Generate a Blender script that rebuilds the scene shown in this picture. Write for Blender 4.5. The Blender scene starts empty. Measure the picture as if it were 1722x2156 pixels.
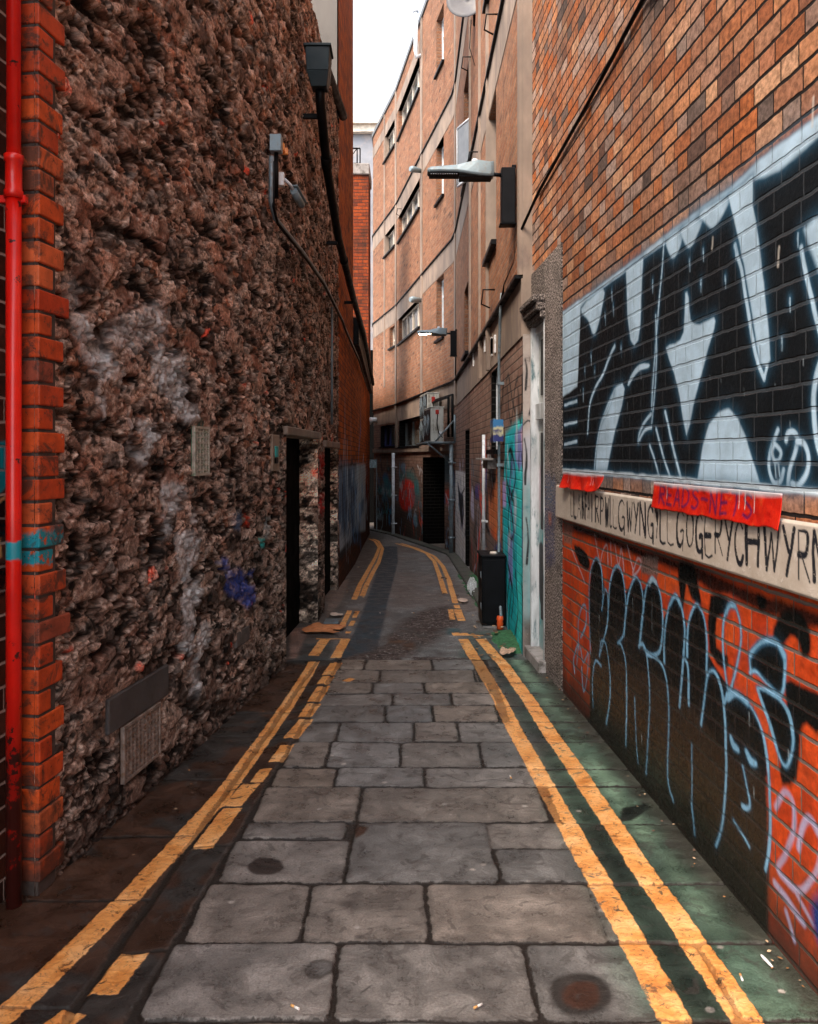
import bpy, math, random
import numpy as np
from mathutils import Vector, Matrix

random.seed(7); rng = np.random.default_rng(7)
scene = bpy.context.scene
COL = scene.collection

# ------------------------------------------------------------------ camera
F, CX, HY, EH = 1724.0, 861.0, 960.0, 1.75      # focal length, optical axis, horizon (photo measurement units), eye height
cd = bpy.data.cameras.new('camera'); cam = bpy.data.objects.new('camera', cd); COL.objects.link(cam)
cam.location = (0, 0, EH); cam.rotation_euler = (math.radians(90), 0, 0)
cd.sensor_fit = 'HORIZONTAL'; cd.sensor_width = 36.0; cd.lens = 36.0 * F / 1722.0
cd.shift_y = -118.0 / 1722.0
cd.clip_start = 0.05; cd.clip_end = 2000
scene.camera = cam
# ------------------------------------------------------------------ world, sun, exposure
SUN_EL, SUN_AZ = math.radians(52), math.radians(222)    # azimuth measured from +Y clockwise: behind the camera and to the left
world = bpy.data.worlds.new("World"); scene.world = world; world.use_nodes = True
wn = world.node_tree; wn.nodes.clear()
wo = wn.nodes.new('ShaderNodeOutputWorld'); wb = wn.nodes.new('ShaderNodeBackground')
sky = wn.nodes.new('ShaderNodeTexSky'); sky.sky_type = 'NISHITA'; sky.sun_disc = False
sky.sun_elevation = SUN_EL; sky.sun_rotation = SUN_AZ
sky.air_density = 1.0; sky.dust_density = 3.0; sky.ozone_density = 1.0
hs = wn.nodes.new('ShaderNodeHueSaturation'); hs.inputs['Saturation'].default_value = 0.30
wn.links.new(sky.outputs[0], hs.inputs['Color']); wn.links.new(hs.outputs[0], wb.inputs['Color'])
wb.inputs['Strength'].default_value = 0.15
wn.links.new(wb.outputs[0], wo.inputs['Surface'])
sd = bpy.data.lights.new('sun', 'SUN'); sun = bpy.data.objects.new('sun', sd); COL.objects.link(sun)
sd.energy = 1.2; sd.angle = math.radians(26); sd.color = (1.0, 0.74, 0.50)
_dir = Vector((math.sin(SUN_AZ) * math.cos(SUN_EL), math.cos(SUN_AZ) * math.cos(SUN_EL), math.sin(SUN_EL)))
sun.rotation_euler = _dir.to_track_quat('Z', 'Y').to_euler(); sun.location = (-6, -6, 20)
scene.view_settings.view_transform = 'Standard'; scene.view_settings.look = 'None'
scene.view_settings.exposure = 2.05; scene.view_settings.gamma = 1.0

# ================================================================== helpers
def tag(o, label=None, cat=None, group=None, kind=None):
    if label: o['label'] = label
    if cat: o['category'] = cat
    if group: o['group'] = group
    if kind: o['kind'] = kind
    return o
def empty(name, loc, rz=0):
    o = bpy.data.objects.new(name, None); COL.objects.link(o); o.location = loc; o.rotation_euler = (0, 0, rz)
    o.empty_display_size = 0.1
    return o
def link(name, me, mat, parent=None):
    o = bpy.data.objects.new(name, me); COL.objects.link(o)
    if mat is not None: me.materials.append(mat)
    if parent is not None:
        o.parent = parent
        o.matrix_parent_inverse = Matrix.Identity(4)
    return o

# ---- noise (numpy)
def _h(ix, iy, seed):
    n = (ix.astype(np.int64) * 374761393 + iy.astype(np.int64) * 668265263 + seed * 1442695041) & 0xffffffff
    n = ((n ^ (n >> 13)) * 1274126177) & 0xffffffff
    n = ((n ^ (n >> 16)) * 2246822519) & 0xffffffff
    n = n ^ (n >> 15)
    return (n & 0xffffff) / float(0xffffff)
def vn(x, y, seed=0):
    ix = np.floor(x); iy = np.floor(y); fx = x - ix; fy = y - iy
    fx = fx * fx * (3 - 2 * fx); fy = fy * fy * (3 - 2 * fy)
    a = _h(ix, iy, seed); b = _h(ix + 1, iy, seed); c = _h(ix, iy + 1, seed); d = _h(ix + 1, iy + 1, seed)
    return (a * (1 - fx) + b * fx) * (1 - fy) + (c * (1 - fx) + d * fx) * fy
def fbm(x, y, seed=0, oct=4, rough=0.5):
    t = 0; amp = 1; s = 0
    for k in range(oct):
        t = t + amp * vn(x, y, seed + 17 * k); s += amp; amp *= rough; x = x * 2.03 + 5.1; y = y * 2.03 + 1.7
    return t / s
def voro(x, y, seed=0, jit=0.85):
    ix = np.floor(x); iy = np.floor(y)
    f1 = np.full(x.shape, 9.0); f2 = np.full(x.shape, 9.0)
    hid = np.zeros(x.shape); cx = np.zeros(x.shape); cy = np.zeros(x.shape)
    for dx in (-1, 0, 1):
        for dy in (-1, 0, 1):
            jx = ix + dx; jy = iy + dy
            px = jx + .5 + (_h(jx, jy, seed) - .5) * jit; py = jy + .5 + (_h(jx, jy, seed + 5) - .5) * jit
            d = np.hypot(px - x, py - y)
            m = d < f1
            f2 = np.where(m, f1, np.minimum(f2, d))
            hid = np.where(m, _h(jx, jy, seed + 11), hid); cx = np.where(m, px, cx); cy = np.where(m, py, cy)
            f1 = np.where(m, d, f1)
    return f1, f2, hid, cx, cy
def sstep(a, b, x):
    t = np.clip((x - a) / (b - a), 0, 1); return t * t * (3 - 2 * t)

# ---- plan paths
class Path:
    def __init__(self, pts, sign):
        self.p = np.array(pts, float); d = np.diff(self.p, axis=0); self.l = np.hypot(d[:, 0], d[:, 1])
        self.s = np.concatenate([[0], np.cumsum(self.l)]); self.t = d / self.l[:, None]; self.sign = sign
    def nrm(self, s):
        s = np.asarray(s, float)
        i = np.clip(np.searchsorted(self.s, s, side='right') - 1, 0, len(self.l) - 1)
        t = self.t[i]
        # blend the normal at the corners so offset pieces meet
        n = np.stack([-t[..., 1], t[..., 0]], -1) * self.sign
        return n
    def pos(self, s):
        return np.stack([np.interp(s, self.s, self.p[:, 0]), np.interp(s, self.s, self.p[:, 1])], -1)
    def xyz(self, s, z, off=0.0):
        s = np.asarray(s, float); z = np.asarray(z, float)
        q = self.pos(s) + self.nrm(s) * np.asarray(off)[..., None]
        return np.concatenate([q, np.broadcast_to(z, s.shape)[..., None]], -1)
    def P(self, s, z, off=0.0):
        return Vector(self.xyz(np.array(s), np.array(z), np.array(off)).tolist())
    def sY(self, y): return float(np.interp(y, self.p[:, 1], self.s))
    def Ys(self, s): return float(np.interp(s, self.s, self.p[:, 1]))
    def su(self, u):                         # where the sight line u meets the wall
        k = (u - CX) / F
        f = self.p[:, 0] - k * self.p[:, 1]
        for i in range(len(self.l)):
            if self.p[i + 1, 1] < 0.4: continue
            a, b = f[i], f[i + 1]
            if a == b: continue
            if (a <= 0) != (b <= 0):
                t = a / (a - b); return float(self.s[i] + t * self.l[i])
        return float(self.s[-1] if abs(f[-1]) < abs(f[1]) else self.s[0])
    def sz(self, u, v):
        s = self.su(u); return s, EH + (HY - v) / F * self.Ys(s)
    def zv(self, v, s): return EH + (HY - v) / F * self.Ys(s)

def gz(Y):
    Y = np.asarray(Y, float); return -0.045 * np.maximum(0, Y - 10)
def gxy(u, v):
    k = (v - HY) / F; Y = EH / k
    if Y > 10: Y = 1.3 / max(k - .045, .012)
    return ((u - CX) / F * Y, Y)
def gp(pts): return [gxy(u, v) for u, v in pts]

# ---- mesh building
def np_mesh(name, co, quads, uv=None, smooth=True):
    me = bpy.data.meshes.new(name); n = len(co); m = len(quads)
    me.vertices.add(n); me.vertices.foreach_set('co', np.ascontiguousarray(co, dtype=np.float32).ravel())
    me.loops.add(m * 4); me.polygons.add(m)
    me.polygons.foreach_set('loop_start', np.arange(0, m * 4, 4, dtype=np.int32))
    me.loops.foreach_set('vertex_index', quads.astype(np.int32).ravel())
    me.update(calc_edges=True)
    if uv is not None:
        l = me.uv_layers.new(name='UVMap'); l.data.foreach_set('uv', uv[quads.ravel()].astype(np.float32).ravel())
    me.polygons.foreach_set('use_smooth', np.full(m, smooth)); me.update()
    return me
def add_attr(me, name, arr):
    arr = np.asarray(arr, dtype=np.float32)
    if arr.ndim == 2:
        a = me.attributes.new(name, 'FLOAT_COLOR', 'POINT'); a.data.foreach_set('color', arr.ravel())
    else:
        a = me.attributes.new(name, 'FLOAT', 'POINT'); a.data.foreach_set('value', arr.ravel())
def grid_quads(na, nb, keep=None, flip=False):
    i = np.arange(na * nb).reshape(na, nb)
    a, b, c, d = i[:-1, :-1], i[1:, :-1], i[1:, 1:], i[:-1, 1:]
    q = np.stack([a, d, c, b] if flip else [a, b, c, d], -1)
    if keep is not None: q = q[keep]
    return q.reshape(-1, 4)
def lin(*parts):
    out = []
    for a, b, d in parts:
        n = max(1, int(round(abs(b - a) / d))); out.append(np.linspace(a, b, n + 1)[:-1])
    out.append(np.array([parts[-1][1]])); return np.concatenate(out)
def grow(a, b, d0, d1):
    out = [a]; x = a
    while x < b:
        x += d0 + (d1 - d0) * (x - a) / (b - a); out.append(x)
    o = np.array(out); return a + (o - a) * (b - a) / (o[-1] - a)
def wall_grid(name, path, S, Z, mat, parent, off=0.0, holes=(), attrs=None, smooth=True, ds=0.0):
    s, z = np.meshgrid(S, Z, indexing='ij')
    o = off(s, z) if callable(off) else np.full(s.shape, off)
    co = path.xyz(s, z, o)
    sc = (s[:-1, :-1] + s[1:, 1:]) / 2; zc = (z[:-1, :-1] + z[1:, 1:]) / 2
    keep = np.ones(sc.shape, bool)
    for (a, b, c, d) in holes: keep &= ~((sc > a) & (sc < b) & (zc > c) & (zc < d))
    q = grid_quads(len(S), len(Z), keep, flip=(path.sign > 0))
    me = np_mesh(name, co.reshape(-1, 3), q, np.stack([s.ravel() + ds, z.ravel()], -1), smooth)
    if attrs:
        for k, f in attrs.items():
            r = f(s, z); add_attr(me, k, r.reshape(-1, 4) if r.ndim == 3 else r.ravel())
    return link(name, me, mat, parent)

class MB:
    def __init__(self): self.v = []; self.f = []; self.uv = []; self.sm = []
    def face(self, vs, smooth=False):
        b = len(self.v); self.v += [Vector(x) for x in vs]; self.f.append(list(range(b, b + len(vs)))); self.sm.append(smooth)
    def hull(self, bot, top, smooth=False):        # prism between two rings
        n = len(bot); b = len(self.v); self.v += [Vector(x) for x in bot] + [Vector(x) for x in top]
        for i in range(n):
            j = (i + 1) % n; self.f.append([b + i, b + j, b + n + j, b + n + i]); self.sm.append(smooth)
        self.f.append([b + i for i in range(n)][::-1]); self.sm.append(False)
        self.f.append([b + n + i for i in range(n)]); self.sm.append(False)
        return self
    def box(self, x0, x1, y0, y1, z0, z1):
        return self.hull([(x0, y0, z0), (x1, y0, z0), (x1, y1, z0), (x0, y1, z0)], [(x0, y0, z1), (x1, y0, z1), (x1, y1, z1), (x0, y1, z1)])
    def pbox(self, path, s0, s1, o0, o1, z0, z1):  # a box lying along a wall path (offsets outward)
        r = [path.P(s0, 0, o0), path.P(s1 - 1e-6, 0, o0), path.P(s1 - 1e-6, 0, o1), path.P(s0, 0, o1)]
        if path.sign > 0: r = r[::-1]
        return self.hull([(p.x, p.y, z0) for p in r][::-1], [(p.x, p.y, z1) for p in r][::-1])
    def pstrip(self, path, s0, s1, o0, o1, z0, z1):  # the same, following the bends of the path
        cuts = [s0] + [float(x) for x in path.s if s0 + .02 < x < s1 - .02] + [s1]
        for a, b in zip(cuts[:-1], cuts[1:]): self.pbox(path, a, b, o0, o1, z0, z1)
        return self
    def tube(self, pts, r, n=10, caps=True):
        pts = [Vector(p) for p in pts]; rs = r if isinstance(r, (list, tuple)) else [r] * len(pts)
        b = len(self.v); prev = None
        for i, p in enumerate(pts):
            if i == 0: t = pts[1] - p
            elif i == len(pts) - 1: t = p - pts[i - 1]
            else: t = (pts[i + 1] - p).normalized() + (p - pts[i - 1]).normalized()
            t.normalize()
            if prev is None: a = t.orthogonal().normalized()
            else:
                a = prev - t * prev.dot(t)
                a = a.normalized() if a.length > 1e-6 else t.orthogonal().normalized()
            prev = a; c = t.cross(a)
            for k in range(n):
                w = 2 * math.pi * k / n; self.v.append(p + (a * math.cos(w) + c * math.sin(w)) * rs[i])
        for i in range(len(pts) - 1):
            for k in range(n):
                k2 = (k + 1) % n
                self.f.append([b + i * n + k, b + i * n + k2, b + (i + 1) * n + k2, b + (i + 1) * n + k]); self.sm.append(True)
        if caps:
            self.f.append([b + k for k in range(n)][::-1]); self.f.append([b + (len(pts) - 1) * n + k for k in range(n)]); self.sm += [False, False]
        return self
    def build(self, name, mat, parent=None, bevel=0.0, origin=None, seg=1):
        me = bpy.data.meshes.new(name)
        o = Vector(origin) if origin is not None else Vector((0, 0, 0))
        me.from_pydata([tuple(v - o) for v in self.v], [], self.f); me.update()
        me.polygons.foreach_set('use_smooth', self.sm)
        l = me.uv_layers.new(name='UVMap')
        for p in me.polygons:
            n = p.normal
            for li in p.loop_indices:
                c = me.vertices[me.loops[li].vertex_index].co
                if abs(n.z) > .75: l.data[li].uv = (c.x, c.y)
                else:
                    l.data[li].uv = ((c.y if abs(n.x) > abs(n.y) else c.x), c.z)
        ob = link(name, me, mat, parent)
        if origin is not None: ob.location = o
        if bevel:
            m = ob.modifiers.new('bevel', 'BEVEL'); m.width = bevel; m.segments = seg; m.limit_method = 'ANGLE'
        return ob

# ---- paint canvas on a wall (s,z) grid: spray paint stored as colour + cover
def crom(pts, n=6, closed=False):
    p = [np.array(q, float) for q in pts]
    if len(p) < 3: return p
    out = []
    m = len(p)
    rngi = range(m) if closed else range(m - 1)
    for i in rngi:
        if closed: a, b, c, d = p[(i - 1) % m], p[i], p[(i + 1) % m], p[(i + 2) % m]
        else: a = p[max(i - 1, 0)]; b = p[i]; c = p[i + 1]; d = p[min(i + 2, m - 1)]
        for k in range(n):
            t = k / n
            out.append(.5 * ((2 * b) + (-a + c) * t + (2 * a - 5 * b + 4 * c - d) * t * t + (-a + 3 * b - 3 * c + d) * t ** 3))
    if not closed: out.append(p[-1])
    return out
class Canvas:
    def __init__(self, path, s, z, conv=None):
        self.s = s; self.z = z; self.path = path; self.conv = conv
        self.rgb = np.zeros(s.shape + (3,)); self.a = np.zeros(s.shape)
        self.ws = s + (fbm(s * 9, z * 9, 3, 2) - .5) * .012; self.wz = z + (fbm(s * 9, z * 9, 4, 2) - .5) * .012
    def m(self, pts):
        return [self.path.sz(*(self.conv(*q) if self.conv else q)) for q in pts]
    def comp(self, sl, al, col):
        al = np.clip(al, 0, 1); A = self.a[sl]; n = al + A * (1 - al)
        w = np.where(n > 1e-6, al / np.maximum(n, 1e-6), 0)
        self.rgb[sl] = self.rgb[sl] * (1 - w[..., None]) + np.array(col) * w[..., None]; self.a[sl] = n
    def bbox(self, pts, pad):
        P = np.array(pts); S = self.s[:, 0]; Z = self.z[0]
        i0, i1 = np.searchsorted(S, [P[:, 0].min() - pad, P[:, 0].max() + pad]); j0, j1 = np.searchsorted(Z, [P[:, 1].min() - pad, P[:, 1].max() + pad])
        return (slice(i0, i1), slice(j0, j1))
    def segd(self, sl, pts, closed=False, wid=None):
        x = self.ws[sl]; y = self.wz[sl]; d = np.full(x.shape, 9.0)
        n = len(pts)
        for i in range(n if closed else n - 1):
            a = pts[i]; b = pts[(i + 1) % n]; vx, vy = b[0] - a[0], b[1] - a[1]; L = vx * vx + vy * vy + 1e-12
            t = np.clip(((x - a[0]) * vx + (y - a[1]) * vy) / L, 0, 1)
            dd = np.hypot(x - a[0] - t * vx, y - a[1] - t * vy)
            if wid is not None: dd = dd - (wid[i] + (wid[(i + 1) % n] - wid[i]) * t)
            d = np.minimum(d, dd)
        return d
    def poly(self, pts, col, soft=.006, alpha=1, halo=None, hw=.03, smooth=0, raw=False):
        P = pts if raw else self.m(pts)
        if smooth: P = crom(P, smooth, True)
        sl = self.bbox(P, .12); x = self.ws[sl]; y = self.wz[sl]
        if x.size == 0: return
        ins = np.zeros(x.shape, bool); n = len(P)
        for i in range(n):
            a = P[i]; b = P[(i + 1) % n]
            if a[1] == b[1]: continue
            c = ((a[1] > y) != (b[1] > y)) & (x < (b[0] - a[0]) * (y - a[1]) / (b[1] - a[1]) + a[0]); ins ^= c
        d = self.segd(sl, P, True); sd_ = np.where(ins, -d, d)
        if halo is not None: self.comp(sl, .75 * np.exp(-np.maximum(sd_, 0) / hw), halo)
        self.comp(sl, alpha * (1 - sstep(-soft, soft, sd_)), col)
    def stroke(self, pts, w, col, soft=.004, alpha=1, halo=None, hw=.012, smooth=5, raw=False, taper=False, vary=0):
        P = pts if raw else self.m(pts)
        if smooth and len(P) > 2: P = crom(P, smooth)
        sl = self.bbox(P, w + .08)
        if self.s[sl].size == 0: return
        wid = None
        if taper:
            k = np.linspace(0, 1, len(P)); wid = w / 2 * (.35 + .65 * np.sin(math.pi * k) ** .5)
            d = self.segd(sl, P, False, wid)
        elif vary:
            k = np.arange(len(P)) * .21; ph = vary * 10; wid = w / 2 * (1 + .38 * np.sin(k + ph) + .15 * np.sin(k * 2.7 + ph)); d = self.segd(sl, P, False, wid)
        else: d = self.segd(sl, P) - w / 2
        if halo is not None: self.comp(sl, .7 * np.exp(-np.maximum(d, 0) / hw), halo)
        self.comp(sl, alpha * (1 - sstep(-soft, soft, d)), col)
    def rgba(self): return np.concatenate([self.rgb, self.a[..., None]], -1)

def scribble(C, s0, s1, z0, z1, n, pal, w, seed, fill=0, sx=.35, sz=.28):
    r = random.Random(seed)
    for k in range(fill):
        a, b = r.uniform(s0, s1), r.uniform(z0, z1); ra, rb = r.uniform(.3, 1) * sx * 1.5, r.uniform(.4, 1) * sz * 1.2
        C.poly([(a + ra * math.cos(t) * r.uniform(.6, 1.2), b + rb * math.sin(t) * r.uniform(.6, 1.2)) for t in np.linspace(0, 5.5, 8)], r.choice(pal), soft=.06, raw=True, alpha=r.uniform(.5, .9), smooth=2)
    for k in range(n):
        a, b = r.uniform(s0, s1), r.uniform(z0, z1); p = [(a, b)]; d = r.choice((-1, 1))
        for j in range(r.randint(3, 6)): p.append((p[-1][0] + r.uniform(-.3, .8) * sx * d, p[-1][1] + r.choice((-1, 1)) * r.uniform(.4, 1) * sz)); 
        C.stroke(p, w * r.uniform(.6, 1.4), r.choice(pal), soft=w * .3, raw=True, vary=r.random() + .1, alpha=r.uniform(.7, 1))
        if r.random() < .5: C.stroke([p[-1], (p[-1][0], p[-1][1] - r.uniform(.1, .5))], w * .3, r.choice(pal), soft=w * .2, raw=True)
# ---- shader helpers
class NT:
    def __init__(self, name):
        self.mat = bpy.data.materials.new(name); self.mat.use_nodes = True; self.t = self.mat.node_tree
        self.b = self.t.nodes['Principled BSDF']; self.out = self.t.nodes['Material Output']
    def n(self, typ, props=None, **ins):
        nd = self.t.nodes.new(typ)
        for k, v in (props or {}).items(): setattr(nd, k, v)
        for k, v in ins.items():
            key = int(k[1:]) if k[0] == 'i' and k[1:].isdigit() else k.replace('_', ' ')
            self.set(nd.inputs[key], v)
        return nd
    def set(self, inp, v):
        if isinstance(v, bpy.types.NodeSocket): self.t.links.new(v, inp)
        elif isinstance(v, (tuple, list)) and len(v) == 3 and len(inp.default_value) == 4: inp.default_value = (*v, 1)
        else: inp.default_value = v
    def m(self, op, a, b=0.0, c=None, clamp=False):
        nd = self.t.nodes.new('ShaderNodeMath'); nd.operation = op; nd.use_clamp = clamp
        self.set(nd.inputs[0], a); self.set(nd.inputs[1], b)
        if c is not None: self.set(nd.inputs[2], c)
        return nd.outputs[0]
    def mr(self, v, a, b, c=0.0, d=1.0, typ='SMOOTHSTEP'):
        nd = self.t.nodes.new('ShaderNodeMapRange'); nd.interpolation_type = typ
        for i, x in enumerate((v, a, b, c, d)): self.set(nd.inputs[i], x)
        return nd.outputs[0]
    def mix(self, f, a, b, mode='MIX'):
        nd = self.t.nodes.new('ShaderNodeMix'); nd.data_type = 'RGBA'; nd.blend_type = mode
        self.set(nd.inputs[0], f); self.set(nd.inputs[6], a); self.set(nd.inputs[7], b); return nd.outputs[2]
    def ramp(self, f, stops, interp='LINEAR'):
        nd = self.t.nodes.new('ShaderNodeValToRGB'); cr = nd.color_ramp; cr.interpolation = interp
        while len(cr.elements) < len(stops): cr.elements.new(.5)
        for e, (p, c) in zip(cr.elements, stops): e.position = p; e.color = (*c, 1) if len(c) == 3 else c
        self.set(nd.inputs[0], f); return nd.outputs[0]
    def noise(self, vec, scale, detail=4, rough=.55, dist=0.0):
        nd = self.t.nodes.new('ShaderNodeTexNoise')
        if vec is not None: self.set(nd.inputs['Vector'], vec)
        self.set(nd.inputs['Scale'], scale); nd.inputs['Detail'].default_value = detail; nd.inputs['Roughness'].default_value = rough
        nd.inputs['Distortion'].default_value = dist; return nd.outputs['Fac']
    def attr(self, name, out='Color'):
        nd = self.t.nodes.new('ShaderNodeAttribute'); nd.attribute_name = name; return nd.outputs[out]
    def obj(self):
        g = self.t.nodes.new('ShaderNodeNewGeometry'); return g.outputs['Position']
    def bump(self, h, strength=.5, dist=.01):
        nd = self.t.nodes.new('ShaderNodeBump'); self.set(nd.inputs['Height'], h)
        nd.inputs['Strength'].default_value = strength; nd.inputs['Distance'].default_value = dist
        self.t.links.new(nd.outputs[0], self.b.inputs['Normal'])
    def fin(self, col=None, rough=None, metal=None, spec=None):
        if col is not None: self.set(self.b.inputs['Base Color'], col)
        if rough is not None: self.set(self.b.inputs['Roughness'], rough)
        if metal is not None: self.set(self.b.inputs['Metallic'], metal)
        if spec is not None: self.set(self.b.inputs['Specular IOR Level'], spec)
        return self.mat

def simple(name, col, rough=.6, metal=0., var=.25, scale=6., bump=.15, dirt=None, spec=.5, stretch=1.0):
    N = NT(name); p = N.obj()
    if stretch != 1.0:
        vm = N.n('ShaderNodeVectorMath', {'operation': 'MULTIPLY'}, i0=p, i1=(1, 1, 1 / stretch)); p = vm.outputs[0]
    a = N.noise(p, scale, 6, .6); b = N.noise(p, scale * 9, 4, .6)
    f = N.mr(a, .3, .7, 1 - var, 1 + var * .6)
    c = N.mix(1.0, col, N.n('ShaderNodeCombineColor', i0=f, i1=f, i2=f).outputs[0], 'MULTIPLY')
    if dirt is not None:
        c = N.mix(N.mr(N.noise(p, scale * 1.7, 8, .7), .5, .68), c, dirt)
    N.bump(b, bump, .004)
    return N.fin(c, N.mr(a, .3, .7, max(rough - .12, .03), min(rough + .12, 1)), metal, spec)

def brick_mat(name, stops, mortar, bw=.225, hw=.11, bh=.075, mj=.010, z0=0.0, paint=False, rough=.75, bump=.6, seed=1.0,
              soot=None, soot_amt=.5, mortar_paint=.75, streak=.35, fine=.25, dirtbase=None):
    N = NT(name); uv = N.n('ShaderNodeUVMap').outputs[0]
    sp = N.n('ShaderNodeSeparateXYZ', i0=uv)
    wob = N.noise(uv, 14, 2); wob2 = N.noise(uv, 60, 2)
    s = N.m('ADD', sp.outputs[0], N.m('MULTIPLY', N.m('SUBTRACT', wob2, .5), .006))
    z = N.m('ADD', N.m('SUBTRACT', sp.outputs[1], z0), N.m('MULTIPLY', N.m('SUBTRACT', wob, .5), .012))
    row = N.m('FLOOR', N.m('DIVIDE', z, bh)); fz = N.m('FRACT', N.m('DIVIDE', z, bh))
    P = bw + hw
    odd = N.m('MODULO', N.m('ABSOLUTE', row), 2.0)
    rr = N.n('ShaderNodeTexWhiteNoise', {'noise_dimensions': '1D'}, W=N.m('ADD', row, seed * 31.7)).outputs['Value']
    s2 = N.m('ADD', N.m('ADD', s, N.m('MULTIPLY', odd, P * .5)), N.m('MULTIPLY', rr, .04))
    per = N.m('DIVIDE', s2, P); pf = N.m('FRACT', per); pi_ = N.m('FLOOR', per)
    if hw > 0:
        sp_ = bw / P; ish = N.m('GREATER_THAN', pf, sp_)
        la = N.m('DIVIDE', pf, sp_); lb = N.m('DIVIDE', N.m('SUBTRACT', pf, sp_), 1 - sp_)
        da = N.m('MULTIPLY', N.m('MINIMUM', la, N.m('SUBTRACT', 1.0, la)), bw)
        db = N.m('MULTIPLY', N.m('MINIMUM', lb, N.m('SUBTRACT', 1.0, lb)), hw)
        dx = N.m('ADD', N.m('MULTIPLY', da, N.m('SUBTRACT', 1.0, ish)), N.m('MULTIPLY', db, ish))
        cid = N.m('ADD', N.m('MULTIPLY', pi_, 2.0), ish)
    else:
        dx = N.m('MULTIPLY', N.m('MINIMUM', pf, N.m('SUBTRACT', 1.0, pf)), bw); cid = pi_
    dz = N.m('MULTIPLY', N.m('MINIMUM', fz, N.m('SUBTRACT', 1.0, fz)), bh)
    d = N.m('MINIMUM', N.m('MULTIPLY', dx, 1.9), dz)
    mask = N.mr(d, mj * .5 - .0015, mj * .5 + .003)
    wn_ = N.n('ShaderNodeTexWhiteNoise', {'noise_dimensions': '3D'}, Vector=N.n('ShaderNodeCombineXYZ', i0=cid, i1=row, i2=seed).outputs[0])
    bc = N.ramp(wn_.outputs['Value'], stops, 'LINEAR'); hv = N.mr(N.noise(uv, 9, 5, .7, .8), .35, .7); bc = N.mix(N.m('MULTIPLY', hv, .45), bc, N.mix(1.0, bc, (.45, .38, .36), 'MULTIPLY'))
    g = N.noise(uv, 35, 6, .7); big = N.noise(uv, 1.3, 4, .6)
    k = N.mr(g, .25, .75, 1 - fine * 1.6, 1 + fine)
    bc = N.mix(1.0, bc, N.n('ShaderNodeCombineColor', i0=k, i1=k, i2=k).outputs[0], 'MULTIPLY')
    if paint: mortar = N.mix(N.attr('paint', 'Alpha'), mortar, paint if isinstance(paint, tuple) else (.20, .21, .22))
    c = N.mix(mask, mortar, bc)
    # soot and vertical run-off
    st = N.noise(N.n('ShaderNodeVectorMath', {'operation': 'MULTIPLY'}, i0=uv, i1=(7, .6, 1)).outputs[0], 1.0, 5, .65)
    so = soot if soot is not None else (.03, .022, .018)
    c = N.mix(N.m('MULTIPLY', N.mr(st, .5, .8), streak), c, so)
    c = N.mix(N.m('MULTIPLY', N.mr(big, .45, .75), soot_amt), c, so)
    if dirtbase:
        zz = N.m('ADD', sp.outputs[1], N.m('MULTIPLY', N.m('SUBTRACT', N.noise(uv, 3, 5), .5), dirtbase[1]))
        c = N.mix(N.mr(zz, 0.0, dirtbase[0], dirtbase[2], 0.0), c, so)
    hgt = N.m('ADD', N.m('MULTIPLY', mask, 1.0), N.m('MULTIPLY', g, .35))
    rgh = N.mr(g, .2, .8, rough - .15, min(rough + .15, 1))
    if paint:
        pa = N.attr('paint'); al = N.attr('paint', 'Alpha')
        pm = N.m('MULTIPLY', al, N.mr(mask, 0, 1, mortar_paint, 1.0))
        worn = N.mr(N.noise(uv, 45, 5, .7), .28, .40, .93, 1.0)
        pm = N.m('MULTIPLY', pm, worn)
        pv = N.mr(N.noise(uv, 5, 5, .6), .3, .7, .78, 1.12)
        pa = N.mix(1.0, pa, N.n('ShaderNodeCombineColor', i0=pv, i1=pv, i2=pv).outputs[0], 'MULTIPLY')
        c = N.mix(pm, c, pa)
        rgh = N.m('SUBTRACT', rgh, N.m('MULTIPLY', pm, .25))
    N.bump(hgt, bump, .008)
    return N.fin(c, rgh, spec=.10)

def flat_paint_mat(name, base, rough=.55, bump=.2, var=.2, dirt=(.05, .04, .035), dscale=6, damt=.6):
    """rendered, boarded or painted surface that also carries spray paint from the 'paint' attribute"""
    N = NT(name); uv = N.n('ShaderNodeUVMap').outputs[0]; a = N.noise(uv, 8, 6, .65)
    k = N.mr(a, .3, .7, 1 - var, 1 + var * .5)
    c = N.mix(1.0, base, N.n('ShaderNodeCombineColor', i0=k, i1=k, i2=k).outputs[0], 'MULTIPLY')
    c = N.mix(N.m('MULTIPLY', N.mr(N.noise(uv, dscale, 8, .72), .52, .7), damt), c, dirt)
    al = N.m('MULTIPLY', N.attr('paint', 'Alpha'), N.mr(N.noise(uv, 40, 4, .7), .3, .42, .5, 1.0))
    c = N.mix(al, c, N.attr('paint'))
    N.bump(N.noise(uv, 70, 5, .6), bump, .004)
    return N.fin(c, rough, spec=.3)

M = {}
M['concrete'] = simple('pale_concrete', (.25, .19, .15), .85, var=.35, scale=2.5, bump=.3, dirt=(.16, .12, .10), stretch=2)
M['concrete_grey'] = simple('grey_concrete', (.30, .28, .27), .9, var=.3, scale=4, bump=.4, dirt=(.10, .09, .08))
M['black_metal'] = simple('black_metal', (.003, .0035, .005), .5, .0, var=.5, scale=8, bump=.05, spec=.12)
M['black_pipe'] = simple('black_cast_iron', (.003, .003, .0035), .5, .0, var=.6, scale=10, bump=.25, spec=.12)
M['grey_metal'] = simple('grey_metal', (.17, .22, .25), .45, .3, var=.2, scale=9, bump=.08, dirt=(.12, .11, .10))
M['lamp_grey'] = simple('lamp_grey', (.20, .27, .31), .4, .2, var=.12, scale=12, bump=.03, dirt=(.2, .22, .22))
M['white_paint'] = simple('white_paint', (.72, .74, .76), .5, var=.2, scale=14, bump=.12, dirt=(.28, .24, .2))
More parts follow.
